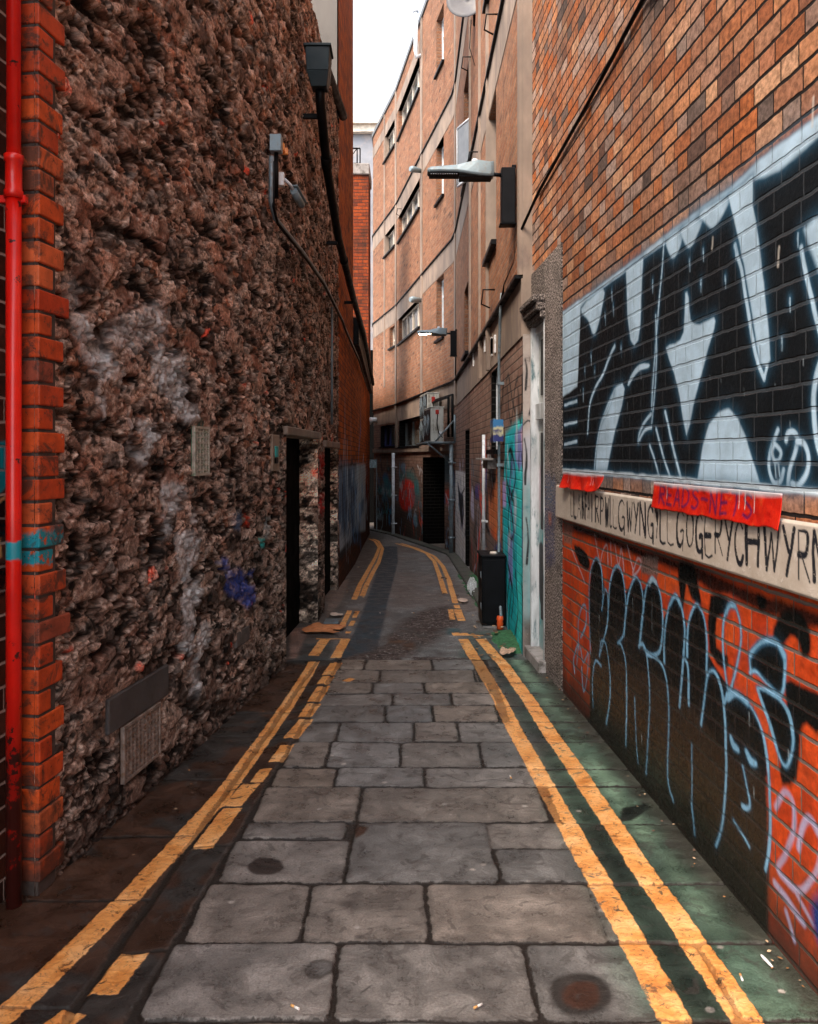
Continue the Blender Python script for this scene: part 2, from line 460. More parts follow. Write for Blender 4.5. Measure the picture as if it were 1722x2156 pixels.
M['upvc'] = simple('white_upvc', (.68, .74, .80), .35, var=.08, scale=8, bump=.02, dirt=(.45, .47, .5))
M['cream_frame'] = simple('cream_window_frame', (.62, .54, .46), .5, var=.15, scale=8, bump=.05)
M['glass'] = simple('window_glass', (.16, .16, .15), .12, var=.5, scale=1.5, bump=.0, spec=.8)
M['dark_glass'] = simple('dark_window_glass', (.02, .022, .025), .12, var=.4, scale=2, bump=.0, spec=.7)
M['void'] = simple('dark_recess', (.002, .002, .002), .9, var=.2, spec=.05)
M['blue_frame'] = simple('blue_painted_frame', (.012, .025, .16), .5)
M['white_ac'] = simple('air_conditioner_enamel', (.58, .60, .56), .5, var=.15, scale=5, bump=.03, dirt=(.22, .21, .17), stretch=3)
M['red_plastic'] = simple('red_plastic', (.45, .02, .012), .4)
M['orange_plastic'] = simple('orange_plastic', (.80, .10, .015), .5)
M['blackfan'] = simple('fan_grille_black', (.012, .012, .012), .5)
M['render'] = simple('pale_render', (.25, .26, .29), .9, var=.2, scale=1.2, bump=.2, dirt=(.33, .30, .30))
M['slate'] = simple('roof_slate', (.10, .09, .09), .7)
M['lead'] = simple('lead_sheet', (.12, .13, .14), .6, var=.3, scale=5)

# ================================================================== plan of the place
RB = Path([(1.4645 + .053 * 3, -3), (1.4645 - .053 * 7.2, 7.2)], 1)                  # painted brick building on the right
OF = Path([(1.0, 7.2), (1.0, 16.9), (.96, 17.46), (.36, 20.9), (-.36, 25.1), (-1.23, 28.7), (-1.26, 35.9)], 1)   # brown building
LS = Path([(-1.495, 3.28), (-1.03, 6.87), (-.958, 8.6), (-.957, 11.1)], -1)          # rubble stone building on the left
LB = Path([(-.957, 11.1), (-.975, 13), (-.99, 15), (-1.12, 20), (-1.25, 26), (-1.6, 28.2), (-3.2, 30.6)], -1)   # brick building beyond it
Z4 = lambda x, y: (1094.6 + x * .3643, 336.8 + y * .3643)
Z5 = lambda x, y: (1094.6 + x * .3709, 968.3 + y * .3709)

# ================================================================== painted brick building on the right
UPB = [(0.0, (.34, .12, .055)), (.14, (.45, .17, .075)), (.28, (.33, .165, .105)), (.40, (.56, .25, .12)), (.52, (.27, .16, .12)), (.62, (.46, .33, .27)), (.72, (.11, .08, .07)), (.80, (.50, .15, .045)), (.9, (.40, .22, .15)), (1.0, (.60, .34, .20))]
LOB = [(0.0, (.50, .055, .012)), (.4, (.62, .075, .015)), (.7, (.45, .045, .012)), (1.0, (.66, .10, .02))]
mat_up = brick_mat('orange_brown_brick', UPB, (.016, .012, .011), bw=.20, hw=.12, bh=.089, mj=.0125, z0=1.725 - .089 * 20, paint=(.13, .15, .17), rough=.85, bump=1.0, soot_amt=.42, streak=.6, fine=.38)
mat_lo = brick_mat('glazed_red_brick', LOB, (.15, .115, .10), bw=.22, hw=.12, bh=.089, mj=.012, z0=.015, paint=(.05, .055, .055), rough=.5, bump=.6, seed=4, soot_amt=.2, streak=.35, dirtbase=(.5, .5, .9))
bld = empty('brick_building', (1.3, 3, 0))
tag(bld, 'orange brick building covered in black and white mural graffiti at the right', 'building')
bld.location = (0, 0, 0)
WHT = (.40, .55, .68); BLK = (.006, .008, .010); HAL = (.03, .11, .19); LBL = (.20, .42, .62)
sY = RB.sY
def paint_up(s, z):
    C = Canvas(RB, s, z, Z4)
    top = [(245, 905), (430, 775), (610, 640), (830, 470), (1040, 310), (1230, 170), (1400, 10), (1560, -110), (2100, -560)]
    C.poly(top + [(2100, 1955), (1722, 1915), (1000, 1850), (500, 1808), (245, 1790)], BLK, soft=.008)
    # pale top border with its scallops and tongues
    P = lambda p, **k: C.poly(p, WHT, halo=HAL, hw=.02, **k)
    P([(245, 880), (430, 750), (610, 615), (830, 445), (1040, 285), (1230, 145), (1400, -15), (1560, -130), (2000, -480), (2000, -380), (1600, -20), (1500, 60), (1400, 95), (1345, 115), (1200, 240), (1040, 345), (940, 425), (845, 480), (715, 560), (615, 640), (480, 740), (365, 835), (245, 960)], soft=.012)
    C.poly([(245, 900), (350, 840), (345, 1000), (332, 1310), (245, 1370)], WHT, soft=.012)
    P([(355, 860), (480, 745), (472, 860), (450, 960), (425, 1012), (395, 930)], soft=.012, smooth=3)
    P([(612, 640), (712, 560), (705, 700), (695, 960), (682, 1040), (660, 1075), (640, 1040), (622, 900)], soft=.008)
    P([(850, 465), (935, 400), (925, 500), (885, 565), (855, 520)], soft=.01, smooth=4)
    P([(935, 395), (1050, 330), (1030, 420), (985, 505), (945, 460)], soft=.01, smooth=4)
    P([(1040, 310), (1205, 210), (1190, 280), (1115, 392), (1070, 360)], soft=.01, smooth=4)
    P([(1205, 200), (1345, 90), (1345, 260), (1375, 440), (1410, 700), (1450, 1150), (1430, 1190), (1385, 1175), (1330, 820), (1275, 500)], soft=.006)
    C.stroke([(1245, 490), (1275, 620), (1310, 830), (1350, 1060), (1380, 1180), (1412, 1262)], .022, WHT, halo=HAL)
    C.stroke([(1412, 1262), (1432, 1190)], .016, WHT)
    P([(955, 775), (975, 800), (985, 925), (1040, 948), (1122, 905), (1122, 975), (1085, 1100), (1045, 1240), (1000, 1420), (962, 1590), (925, 1380), (890, 1230), (845, 1085), (900, 1062), (945, 1000)], soft=.007, smooth=2)
    P([(1022, 1865), (1040, 1760), (1060, 1640), (1095, 1530), (1150, 1455), (1205, 1440), (1260, 1490), (1305, 1600), (1340, 1720), (1390, 1890)], soft=.008)
    P([(438, 1800), (445, 1640), (470, 1500), (510, 1400), (545, 1320), (590, 1290), (604, 1320), (590, 1420), (550, 1560), (525, 1680), (500, 1810)], soft=.008)
    St = lambda p, w=.018, halo=HAL, **k: C.stroke(p, w, WHT, halo=halo, **k)
    St([(547, 1075), (520, 1130), (480, 1240), (430, 1330), (402, 1430), (390, 1580)], .022)
    St([(748, 1190), (700, 1195), (655, 1240), (625, 1300)], .032, taper=True)
    St([(835, 460), (815, 700), (790, 1000), (768, 1300), (760, 1440)], .013)
    St([(785, 900), (790, 1100), (778, 1350), (760, 1540)], .012)
    St([(757, 1470), (715, 1520), (690, 1580), (683, 1630)], .018); St([(760, 1545), (720, 1560), (690, 1615)], .018)
    St([(838, 1455), (870, 1600), (930, 1840)], .020); St([(788, 1555), (825, 1700), (865, 1830)], .018); St([(750, 1650), (780, 1740), (803, 1825)], .016)
    for y in (1405, 1520, 1635): St([(258, y + 12), (328, y - 8)], .022)
    St([(545, 1330), (510, 1440), (470, 1520), (445, 1640), (430, 1790)], .014)
    # small figure at the lower right of the mural
    St([(1488, 1560), (1468, 1620), (1445, 1700), (1440, 1790), (1470, 1865), (1510, 1850), (1525, 1790)], .020)
    St([(1468, 1640), (1505, 1690), (1495, 1735), (1470, 1738), (1458, 1690), (1470, 1645)], .016)
    St([(1475, 1760), (1482, 1830)], .007, halo=None); St([(1495, 1760), (1505, 1820)], .007)
    St([(1535, 1625), (1545, 1585), (1575, 1570), (1600, 1600), (1590, 1680), (1560, 1790), (1552, 1890)], .022)
    St([(1600, 1625), (1640, 1640), (1665, 1720), (1655, 1810), (1610, 1880), (1575, 1870)], .022)
    # right-hand edge
    St([(1625, 500), (1660, 700), (1700, 860), (1735, 1010)], .022)
    P([(1640, 400), (1700, 345), (1800, 290), (1900, 500), (1800, 760), (1722, 640), (1680, 520)], soft=.015)
    St([(1745, 1130), (1715, 1230), (1697, 1350), (1700, 1500), (1718, 1640), (1745, 1720)], .026)
    for (x, y) in [(1060, 530), (982, 590), (1250, 520), (1185, 690), (1045, 712), (765, 715), (530, 765), (540, 850), (492, 900), (1560, 820), (1510, 1045), (585, 1085), (410, 1130), (1605, 440), (375, 1215), (432, 1215), (365, 1340), (548, 1340)]:
        C.stroke([(x, y - 18), (x - 1, y + 12)], .016, WHT, halo=HAL, taper=True); C.stroke([(x + 1, y), (x + 1, y + 55)], .004, WHT)
    for k in range(22):
        x = 300 + k * 66 + random.uniform(-20, 20); y = random.uniform(900, 1700)
        C.stroke([(x, y), (x + 1, y + random.uniform(12, 50))], .0025, (.3, .36, .4), alpha=.7)
    C.poly([(245, 1785), (500, 1800), (1000, 1842), (1722, 1905), (2000, 1930), (2000, 1968), (1722, 1938), (1000, 1868), (500, 1822), (245, 1812)], (.55, .66, .74), soft=.010, halo=HAL, hw=.015)
    # overspray round the tags on the plain brick above, and old white runs
    for (x, y, l) in [(1712, 205, 60), (1790, 330, 40), (1640, 520, 40), (1500, 500, 25)]:
        C.stroke([RB.sz(x, y), RB.sz(x - 2, y + l)], .012, (.6, .56, .5), alpha=.6, raw=True)
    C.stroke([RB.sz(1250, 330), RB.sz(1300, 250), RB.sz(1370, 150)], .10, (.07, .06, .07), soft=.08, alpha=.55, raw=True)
    return C.rgba()
Zu = np.concatenate([lin((1.42, 1.60, .02)), lin((1.606, 2.96, .006)), np.linspace(2.99, 12.5, 24)])
Su = np.concatenate([np.linspace(0, sY(2.3), 20)[:-1], grow(sY(2.3), sY(6.09), .0045, .014), [sY(6.6)]])
Zu2 = np.concatenate([[3.33], np.linspace(3.5, 12.5, 24)])
wall_grid('wall', RB, Su, Zu, mat_up, bld, attrs={'paint': paint_up}, smooth=False)
wall_grid('wall', RB, np.array([sY(6.6), RB.s[-1]]), Zu2, mat_up, bld, attrs={'paint': lambda s, z: np.zeros(s.shape + (4,))}, smooth=False)

ZV = lambda x, y: (1599.8 + x * .3905, 1263 + y * .3905)
def paint_lo(s, z):
    C = Canvas(RB, s, z, Z5)
    K = (.005, .006, .006); DK = (.013, .014, .011)
    C.poly([(300, 1500), (395, 1460), (398, 1100), (440, 1020), (700, 1050), (1000, 1200), (1180, 1360), (1390, 1600), (1415, 2200), (1400, 3200), (240, 1500)], DK, soft=.02, alpha=.985)
    C.poly([(300, 360), (700, 510), (1000, 600), (1300, 740), (1691, 860), (1900, 960), (1900, 1070), (1691, 950), (1560, 960), (1480, 900), (1330, 850), (1200, 770), (1100, 760), (1000, 680), (880, 620), (700, 560), (500, 470), (300, 400)], K, soft=.02, alpha=.95)  # black overspray under the beam, with the beam's shadow painted in
    for p in ([(900, 580), (990, 600), (1010, 700), (1030, 830), (970, 780), (945, 700), (925, 860), (905, 740)],
              [(1080, 770), (1190, 800), (1160, 880), (1115, 900), (1115, 1060), (1180, 1110), (1170, 1190), (1075, 1090)],
              [(1430, 1000), (1460, 900), (1520, 850), (1590, 870), (1645, 960), (1650, 1100), (1605, 1125), (1580, 1040), (1535, 1000), (1490, 1050)],
              [(1500, 1260), (1600, 1290), (1740, 1360), (1760, 1500), (1680, 1550), (1630, 1500), (1590, 1560), (1575, 1800), (1490, 1850), (1480, 1700), (1540, 1600)],
              [(305, 480), (380, 530), (395, 620), (340, 590)], [(1340, 760), (1400, 780), (1385, 850), (1355, 840)]):
        C.poly(p, K, soft=.012, smooth=2)
    C.poly([(395, 1000), (392, 800), (405, 620), (432, 555), (465, 620), (482, 740), (500, 760), (515, 680), (545, 602), (585, 660), (600, 760), (635, 690), (665, 665), (695, 740), (715, 720), (750, 665), (795, 750), (815, 900), (845, 830), (880, 765), (920, 830), (950, 960), (985, 840), (1010, 822), (1050, 900), (1062, 1100), (1110, 1180), (1200, 1300), (1260, 1345), (1340, 1440), (1400, 1640), (1400, 1800), (1200, 1700), (900, 1300), (600, 1150), (420, 1160)], K, soft=.008)
    C.poly([(1310, 1180), (1310, 1100), (1370, 1030), (1450, 1030), (1500, 1110), (1505, 1230), (1480, 1330), (1410, 1270), (1340, 1200)], K, soft=.006, smooth=3)
    C.poly([(1345, 1290), (1400, 1300), (1480, 1360), (1530, 1450), (1550, 1580), (1540, 1680), (1510, 1745), (1470, 1680), (1420, 1500)], K, soft=.006, smooth=3)
    S = lambda p, w=.0145, col=LBL, alpha=1, **k: (C.stroke(p, w * 1.5, (.05, .16, .28), soft=.008, alpha=.7 * alpha, **k), C.stroke(p, w, col, soft=.0035, alpha=alpha, vary=random.random() + .1, **k), C.stroke(p, w * 4, (.02, .06, .10), soft=.03, alpha=.10 * alpha, **k))
    for p in ([(400, 1100), (392, 800), (400, 640), (432, 560), (462, 620), (470, 760), (465, 850)], [(465, 850), (480, 740), (495, 760), (500, 860), (490, 960), (450, 1110)],
              [(500, 880), (510, 700), (545, 605), (580, 650), (600, 800), (590, 980), (555, 1040)], [(590, 990), (610, 800), (640, 690), (665, 670), (690, 730), (700, 860), (680, 1040)],
              [(680, 1040), (700, 850), (720, 720), (750, 670), (790, 740), (810, 900), (800, 1060), (760, 1105), (700, 1070)],
              [(820, 1150), (822, 980), (845, 830), (880, 768), (915, 830), (935, 960), (930, 1120), (905, 1400)],
              [(950, 1110), (955, 940), (985, 840), (1010, 825), (1045, 900), (1062, 1050), (1060, 1210)],
              [(1185, 1330), (1155, 1100), (1155, 930), (1185, 835), (1215, 825), (1245, 900), (1255, 1030), (1220, 1210), (1185, 1330)],
              [(450, 1110), (460, 1030), (485, 1040), (505, 1150), (512, 1330), (490, 1500)], [(415, 1400), (412, 1230), (430, 1140), (460, 1165)],
              [(555, 1040), (575, 1050), (600, 1150), (605, 1350), (600, 1620)], [(675, 1060), (700, 1050), (725, 1150), (735, 1400), (715, 1780)],
              [(720, 1100), (770, 1120), (820, 1200), (845, 1400), (840, 1800), (870, 1930)], [(930, 1120), (955, 1180), (958, 1390)],
              [(1028, 1500), (1050, 1350), (1065, 1230), (1095, 1195), (1130, 1250), (1155, 1380), (1170, 1700), (1150, 2050), (1110, 2190)],
              [(1160, 1380), (1200, 1320), (1260, 1350), (1330, 1430), (1390, 1600), (1415, 1850), (1420, 2156), (1395, 2330)],
              [(310, 1210), (305, 1130), (330, 1045), (322, 1160)], [(335, 1070), (330, 930), (350, 840), (372, 830), (375, 930), (345, 1010)], [(345, 1070), (360, 1150), (388, 1100), (378, 1260), (360, 1310), (350, 1180)],
              [(1310, 1180), (1310, 1100), (1370, 1030), (1450, 1030), (1500, 1110), (1505, 1230), (1480, 1330), (1410, 1270), (1340, 1200), (1305, 1205)],
              [(1345, 1290), (1400, 1300), (1480, 1360), (1530, 1450), (1550, 1580), (1540, 1680), (1510, 1745), (1470, 1680), (1420, 1500), (1350, 1300)]):
        S(p)
    S([(1310, 1105), (1370, 1030), (1450, 1030), (1500, 1110)], .024); S([(1180, 1350), (1225, 1320), (1290, 1375)], .024); S([(850, 820), (880, 768), (910, 820)], .02)
    S([(735, 700), (750, 672), (775, 700)], .02, (.35, .52, .66)); S([(1172, 870), (1190, 832), (1222, 835)], .022)
    S([(650, 1350), (660, 1600), (670, 1720)], .010); S([(975, 1610), (977, 1950)], .008); S([(975, 1950), (990, 2120)], .018, alpha=.6)
    S([(1195, 1570), (1212, 1620), (1242, 1650)], .028, taper=True); S([(1280, 1650), (1310, 1712), (1342, 1728)], .028, taper=True)
    S([(1265, 1740), (1285, 1850), (1303, 1950), (1290, 1975), (1262, 1962)], .014); S([(1210, 2040), (1260, 2120), (1300, 2190)], .012)
    for (x, y, l) in [(640, 790, 170), (748, 780, 200), (450, 880, 150), (690, 1560, 50), (1325, 1860, 60), (1300, 1430, 80), (1525, 1650, 60)]:
        C.stroke([(x, y), (x + 2, y + l)], .004, (.4, .5, .55), alpha=.7)
    # pale scrawls on the red brick
    W = (.42, .42, .50)
    for p in ([(425, 430), (440, 520), (455, 590)], [(455, 600), (470, 520), (495, 480), (500, 600)], [(515, 470), (520, 600)], [(540, 490), (560, 600), (575, 500), (590, 640)], [(610, 490), (640, 620)], [(640, 640), (670, 560), (690, 590), (665, 640), (640, 660)], [(290, 500), (330, 600), (370, 700)]):
        C.stroke(p, .014, W, soft=.006, alpha=.75)
    for p in ([(300, 390), (315, 520), (300, 640), (310, 780)], [(262, 830), (285, 810), (300, 880), (285, 950), (262, 930), (262, 830)], [(275, 850), (290, 930)], [(305, 800), (330, 760), (345, 820), (320, 800)]):
        C.stroke(p, .008, (.02, .015, .02), alpha=.85)
    C.conv = ZV
    L = (.34, .36, .55)
    for p, w in (([(85, 1120), (130, 1040), (178, 1100), (180, 1250), (140, 1360), (95, 1440), (130, 1500), (190, 1560), (240, 1555), (313, 1440), (330, 1300)], .024), ([(205, 1340), (225, 1240), (262, 1180), (313, 1260)], .028), ([(80, 1525), (150, 1620), (235, 1745)], .026), ([(140, 1680), (165, 1760), (185, 1835)], .022), ([(200, 1590), (250, 1680), (285, 1745)], .014)):
        C.stroke(p, w, L, soft=.010, alpha=.8)
    C.poly([(280, 1640), (340, 1600), (400, 1900), (330, 1880), (290, 1760)], (.006, .03, .16), soft=.03, smooth=3)
    C.conv = Z5
    C.poly([(248, 340), (300, 365), (295, 480), (248, 470)], (.16, .13, .11), soft=.015, alpha=.7)
    C.poly([(690, 545), (785, 560), (785, 660), (690, 640)], (.14, .11, .10), soft=.012, alpha=.9)
    return C.rgba()
Zl = lin((-.05, 1.44, .0065))
Sl = np.concatenate([np.linspace(0, sY(2.3), 20)[:-1], grow(sY(2.3), sY(6.1), .0045, .014)])
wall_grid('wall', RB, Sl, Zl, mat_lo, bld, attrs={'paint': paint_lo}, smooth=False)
MB().pbox(RB, 0, RB.s[-1], -3.0, -.30, -1.6, 12.45).build('roof_block', M['slate'], bld)

# sandy beam with the painted place name
RBm = Path([(p[0] - .045, p[1]) for p in RB.p.tolist()], 1)
def paint_beam(s, z):
    C = Canvas(RB, s, z)
    T = {'L': [[(0, 1), (0, 0), (.9, -.03)]], 'A': [[(0, 0), (.45, 1), (.95, 0)], [(.2, .38), (.75, .38)]], 'N': [[(0, 0), (0, 1), (.9, 0), (.9, 1)]],
         'F': [[(0, 0), (0, 1), (.9, 1)], [(0, .52), (.7, .52)]], 'I': [[(.3, 0), (.3, 1)]], 'R': [[(0, 0), (0, 1)], [(0, 1), (.7, .98), (.8, .75), (.6, .52), (0, .5)], [(.25, .5), (.95, 0)]],
         'P': [[(0, 0), (0, 1)], [(0, 1), (.7, .98), (.85, .75), (.6, .5), (0, .48)]], 'W': [[(0, 1), (.25, 0), (.5, .8), (.75, 0), (1, 1)]],
         'G': [[(.9, .85), (.55, 1), (.1, .8), (0, .4), (.2, .06), (.6, 0), (.85, .15)], [(.55, .4), (.9, .42), (.88, -.12)]], 'Y': [[(0, 1), (.45, .5)], [(.95, 1), (.3, 0)]],
         'O': [[(.5, 1), (.05, .8), (0, .3), (.4, 0), (.85, .2), (.95, .7), (.5, 1)]], 'E': [[(.85, 1), (0, 1), (0, 0), (.9, 0)], [(0, .5), (.7, .52)]],
         'K': [[(0, 0), (0, 1)], [(.9, 1), (.1, .45), (.95, 0)]], 'C': [[(.9, .85), (.5, 1), (.08, .75), (0, .4), (.2, .05), (.6, 0), (.9, .2)]], 'H': [[(0, 0), (0, 1)], [(.9, 0), (.9, 1)], [(0, .5), (.9, .52)]]}
    xs = [125, 145, 170, 200, 220, 237, 257, 285, 318, 350, 380, 400, 435, 490, 535, 575, 625, 675, 705, 750, 810, 875, 935, 995, 1060, 1125, 1190, 1260, 1370, 1495, 1600, 1700, 1800]
    txt = 'LLANFAIRPWLLGWYNGYLLGOGERYCHWYRN'
    T['D'] = [[(0, 0), (0, 1), (.6, .9), (.9, .5), (.6, .1), (0, 0)]]
    for i, ch in enumerate(txt):
        x0 = xs[i]; nx = xs[i + 1] if i + 1 < len(xs) else x0 + 100
        s0 = RBm.su(1162 + (x0 - 8) * .325); s1 = RBm.su(1162 + (nx - 12) * .325)     # s falls towards the camera
        w = (s1 - s0) * .80; z0 = 1.345 + random.uniform(-.006, .008); h = .158 + random.uniform(-.008, .008)
        for st in T[ch]:
            pts = [(s0 + px * w, z0 + py * h) for px, py in st]
            sm = 4 if ch in 'GOCDPR' and len(st) > 3 else 0
            C.stroke(pts, .0165, (.006, .008, .014), soft=.0022, raw=True, smooth=sm or 2, vary=random.random() + .1)
    return C.rgba()
mb_ = NT('painted_stone_beam'); N = mb_; uv = N.n('ShaderNodeUVMap').outputs[0]
f1 = N.noise(uv, 7, 6, .7); f2 = N.noise(uv, 28, 6, .7, .4)
c = N.mix(N.mr(f1, .3, .7), (.40, .34, .28), (.50, .44, .38)); c = N.mix(N.m('MULTIPLY', N.mr(f2, .60, .66), .7), c, (.60, .55, .50)); c = N.mix(N.mr(f2, .30, .25), c, (.20, .15, .12))
c = N.mix(N.m('MULTIPLY', N.attr('paint', 'Alpha'), N.mr(N.noise(uv, 55, 4, .7), .33, .40, .35, 1)), c, N.attr('paint'))
N.bump(N.m('ADD', f2, N.m('MULTIPLY', N.mr(f2, .6, .64), .5)), .5, .006); M['beam'] = N.fin(c, .7, spec=.25)
SB = np.concatenate([np.linspace(0, sY(2.3), 12)[:-1], grow(sY(2.3), sY(6.13), .004, .012)])
bm_ = empty('beam_holder', (0, 0, 0)); bpy.data.objects.remove(bm_)
beam = wall_grid('name_beam', RB, SB, lin((1.29, 1.535, .004)), M['beam'], bld,
                 off=lambda s, z: .042 + .004 * (fbm(s * 6, z * 6, 9) - .5) - .012 * sstep(1.525, 1.535, z) - .010 * sstep(1.30, 1.29, z), attrs={'paint': paint_beam})
MB().pbox(RB, 0, sY(6.13), -.02, .030, 1.292, 1.531).build('name_beam', M['beam'], bld)

# granite door surround with cornice, and the white door
sd0, sd1 = RB.su(1184.5), RB.su(1149.5); sEnd = RB.s[-1]
mg = NT('speckled_granite'); N = mg; uv = N.n('ShaderNodeUVMap').outputs[0]
sp = N.noise(uv, 70, 3, .7); sp2 = N.noise(uv, 45, 3, .6)
c = N.ramp(sp, [(.40, (.015, .013, .012)), (.48, (.10, .08, .075)), (.53, (.24, .20, .18)), (.60, (.50, .44, .40))])
c = N.mix(N.m('MULTIPLY', N.mr(N.noise(uv, 4, 6, .7), .45, .7), .75), c, (.05, .04, .035))
c = N.mix(N.m('MULTIPLY', N.attr('paint', 'Alpha'), N.mr(sp2, .3, .62, .9, .1)), c, N.attr('paint'))
N.bump(sp, .6, .006); M['granite'] = N.fin(c, .85, spec=.2)
def paint_gran(s, z):
    C = Canvas(RB, s, z, lambda x, y: (926.2 + x * .2539, 842 + y * .2539))
    C.poly([(880, 600), (960, 620), (990, 800), (960, 1100), (970, 1350), (890, 1400), (875, 1000)], (.012, .035, .16), soft=.05, alpha=.85)
    C.poly([(890, 640), (960, 660), (950, 900), (890, 860)], (.05, .13, .24), soft=.05, alpha=.7)
    C.poly([(910, 950), (935, 945), (935, 1030), (915, 1030)], (.5, .08, .02), soft=.03)
    C.stroke([(935, 200), (930, 420), (945, 620)], .05, (.015, .012, .012), soft=.03, alpha=.85)
    C.stroke([(915, 470), (935, 520), (930, 600), (950, 650)], .03, (.01, .01, .01), soft=.01)
    C.stroke([(905, 480), (920, 560)], .014, (.5, .3, .28), soft=.006)
    C.stroke([(880, 1450), (905, 1560), (885, 1700), (905, 1830), (880, 2000)], .018, (.01, .01, .01), alpha=.9)
    return C.rgba()
sur = wall_grid('door_surround', RB, lin((sd0, sd1, .02)), lin((-.05, 3.34, .02)), M['granite'], bld, off=.012, attrs={'paint': paint_gran})
MB().pbox(RB, sd0, sd1, -.30, .010, -.05, 3.338).build('door_surround', M['granite'], bld)
MB().pbox(RB, sd1, sEnd - .004, -.30, .010, 3.06, 3.34).build('door_surround', M['granite'], bld)
cor = MB()
for (o, a, b) in ((.05, 2.87, 2.93), (.085, 2.93, 3.0), (.115, 3.0, 3.06)): cor.pbox(RB, sd1 - .02, sEnd + .0, -.2, o, a, b)
cor.build('door_cornice', M['granite'], bld, bevel=.012)
door = MB(); door.pbox(RB, sd1 + .01, sEnd - .01, -.16, -.052, .05, 2.87)
def paint_door(s, z):
    C = Canvas(RB, s, z)
    a, b = sd1, sEnd; W = b - a
    q = lambda x, y: (a + x * W, y)
    TL = (.02, .28, .30)
    C.poly([q(.0, .1), q(1, .1), q(1, 1.1), q(.5, 1.25), q(0, 1.0)], (.20, .42, .45), soft=.06, alpha=.75, raw=True)
    for p in ([(.3, .2), (.5, .6), (.35, .95), (.6, 1.1), (.7, .8), (.5, .7)], [(.8, .3), (.6, .5), (.8, .7), (.9, .5)], [(.1, .4), (.3, .5), (.2, .9)]):
        C.stroke([q(*t) for t in p], .035, TL, soft=.01, raw=True)
    for p in ([(.2, .15), (.25, .7), (.1, 1.0)], [(.9, .2), (.95, .9)], [(.5, 1.3), (.6, 1.5), (.45, 1.7)]):
        C.stroke([q(*t) for t in p], .03, (.01, .01, .012), raw=True)
    C.poly([q(.45, .55), q(.62, .4), q(.9, .55), q(1.0, .85), q(.85, 1.0), q(.55, .95)], (.006, .006, .008), raw=True, smooth=4, soft=.015)
    C.poly([q(.55, 1.25), q(.95, 1.3), q(.9, 1.65), q(.6, 1.6)], (.5, .35, .42), raw=True, smooth=2, alpha=.6, soft=.03)
    C.stroke([q(.5, 2.2), q(.55, 2.35), q(.45, 2.5)], .05, (.5, .06, .02), raw=True)
    return C.rgba()
M['door'] = flat_paint_mat('weathered_white_door_paint', (.40, .42, .41), damt=.8, dscale=9)
dr = empty('door', (0, 0, 0)); dr.parent = bld
wall_grid('door_leaf', RB, lin((sd1 + .01, sEnd - .01, .01)), lin((.05, 2.87, .015)), M['door'], dr, off=-.049, attrs={'paint': paint_door})
door.build('door_leaf', M['door'], dr)
fr = MB()
fr.pbox(RB, sd1 + .002, sd1 + .04, -.12, .016, .03, 2.87).pbox(RB, sEnd - .06, sEnd - .006, -.12, .020, .03, 2.87)
fr.pbox(RB, sd1 + .05, sEnd - .085, -.12, -.01, 2.06, 2.20).pbox(RB, sd1 + .05, sEnd - .085, -.12, -.015, 2.80, 2.869)
fr.build('door_frame', simple('peeling_white_paint', (.55, .58, .60), .6, var=.4, scale=7, bump=.3, dirt=(.04, .12, .14), stretch=4), dr, bevel=.004)
pn = MB()
for z0, z1 in ((.35, .95), (1.12, 1.95), (2.27, 2.75)): pn.pbox(RB, sd1 + .12, sEnd - .16, -.050, -.040, z0, z1)
pn.build('door_panel', M['door'], dr, bevel=.006)
MB().pbox(RB, sd1 - .05, sEnd + .02, -.2, .07, -.05, .09).build('door_step', M['concrete_grey'], dr, bevel=.01)
M['fade_red'] = None
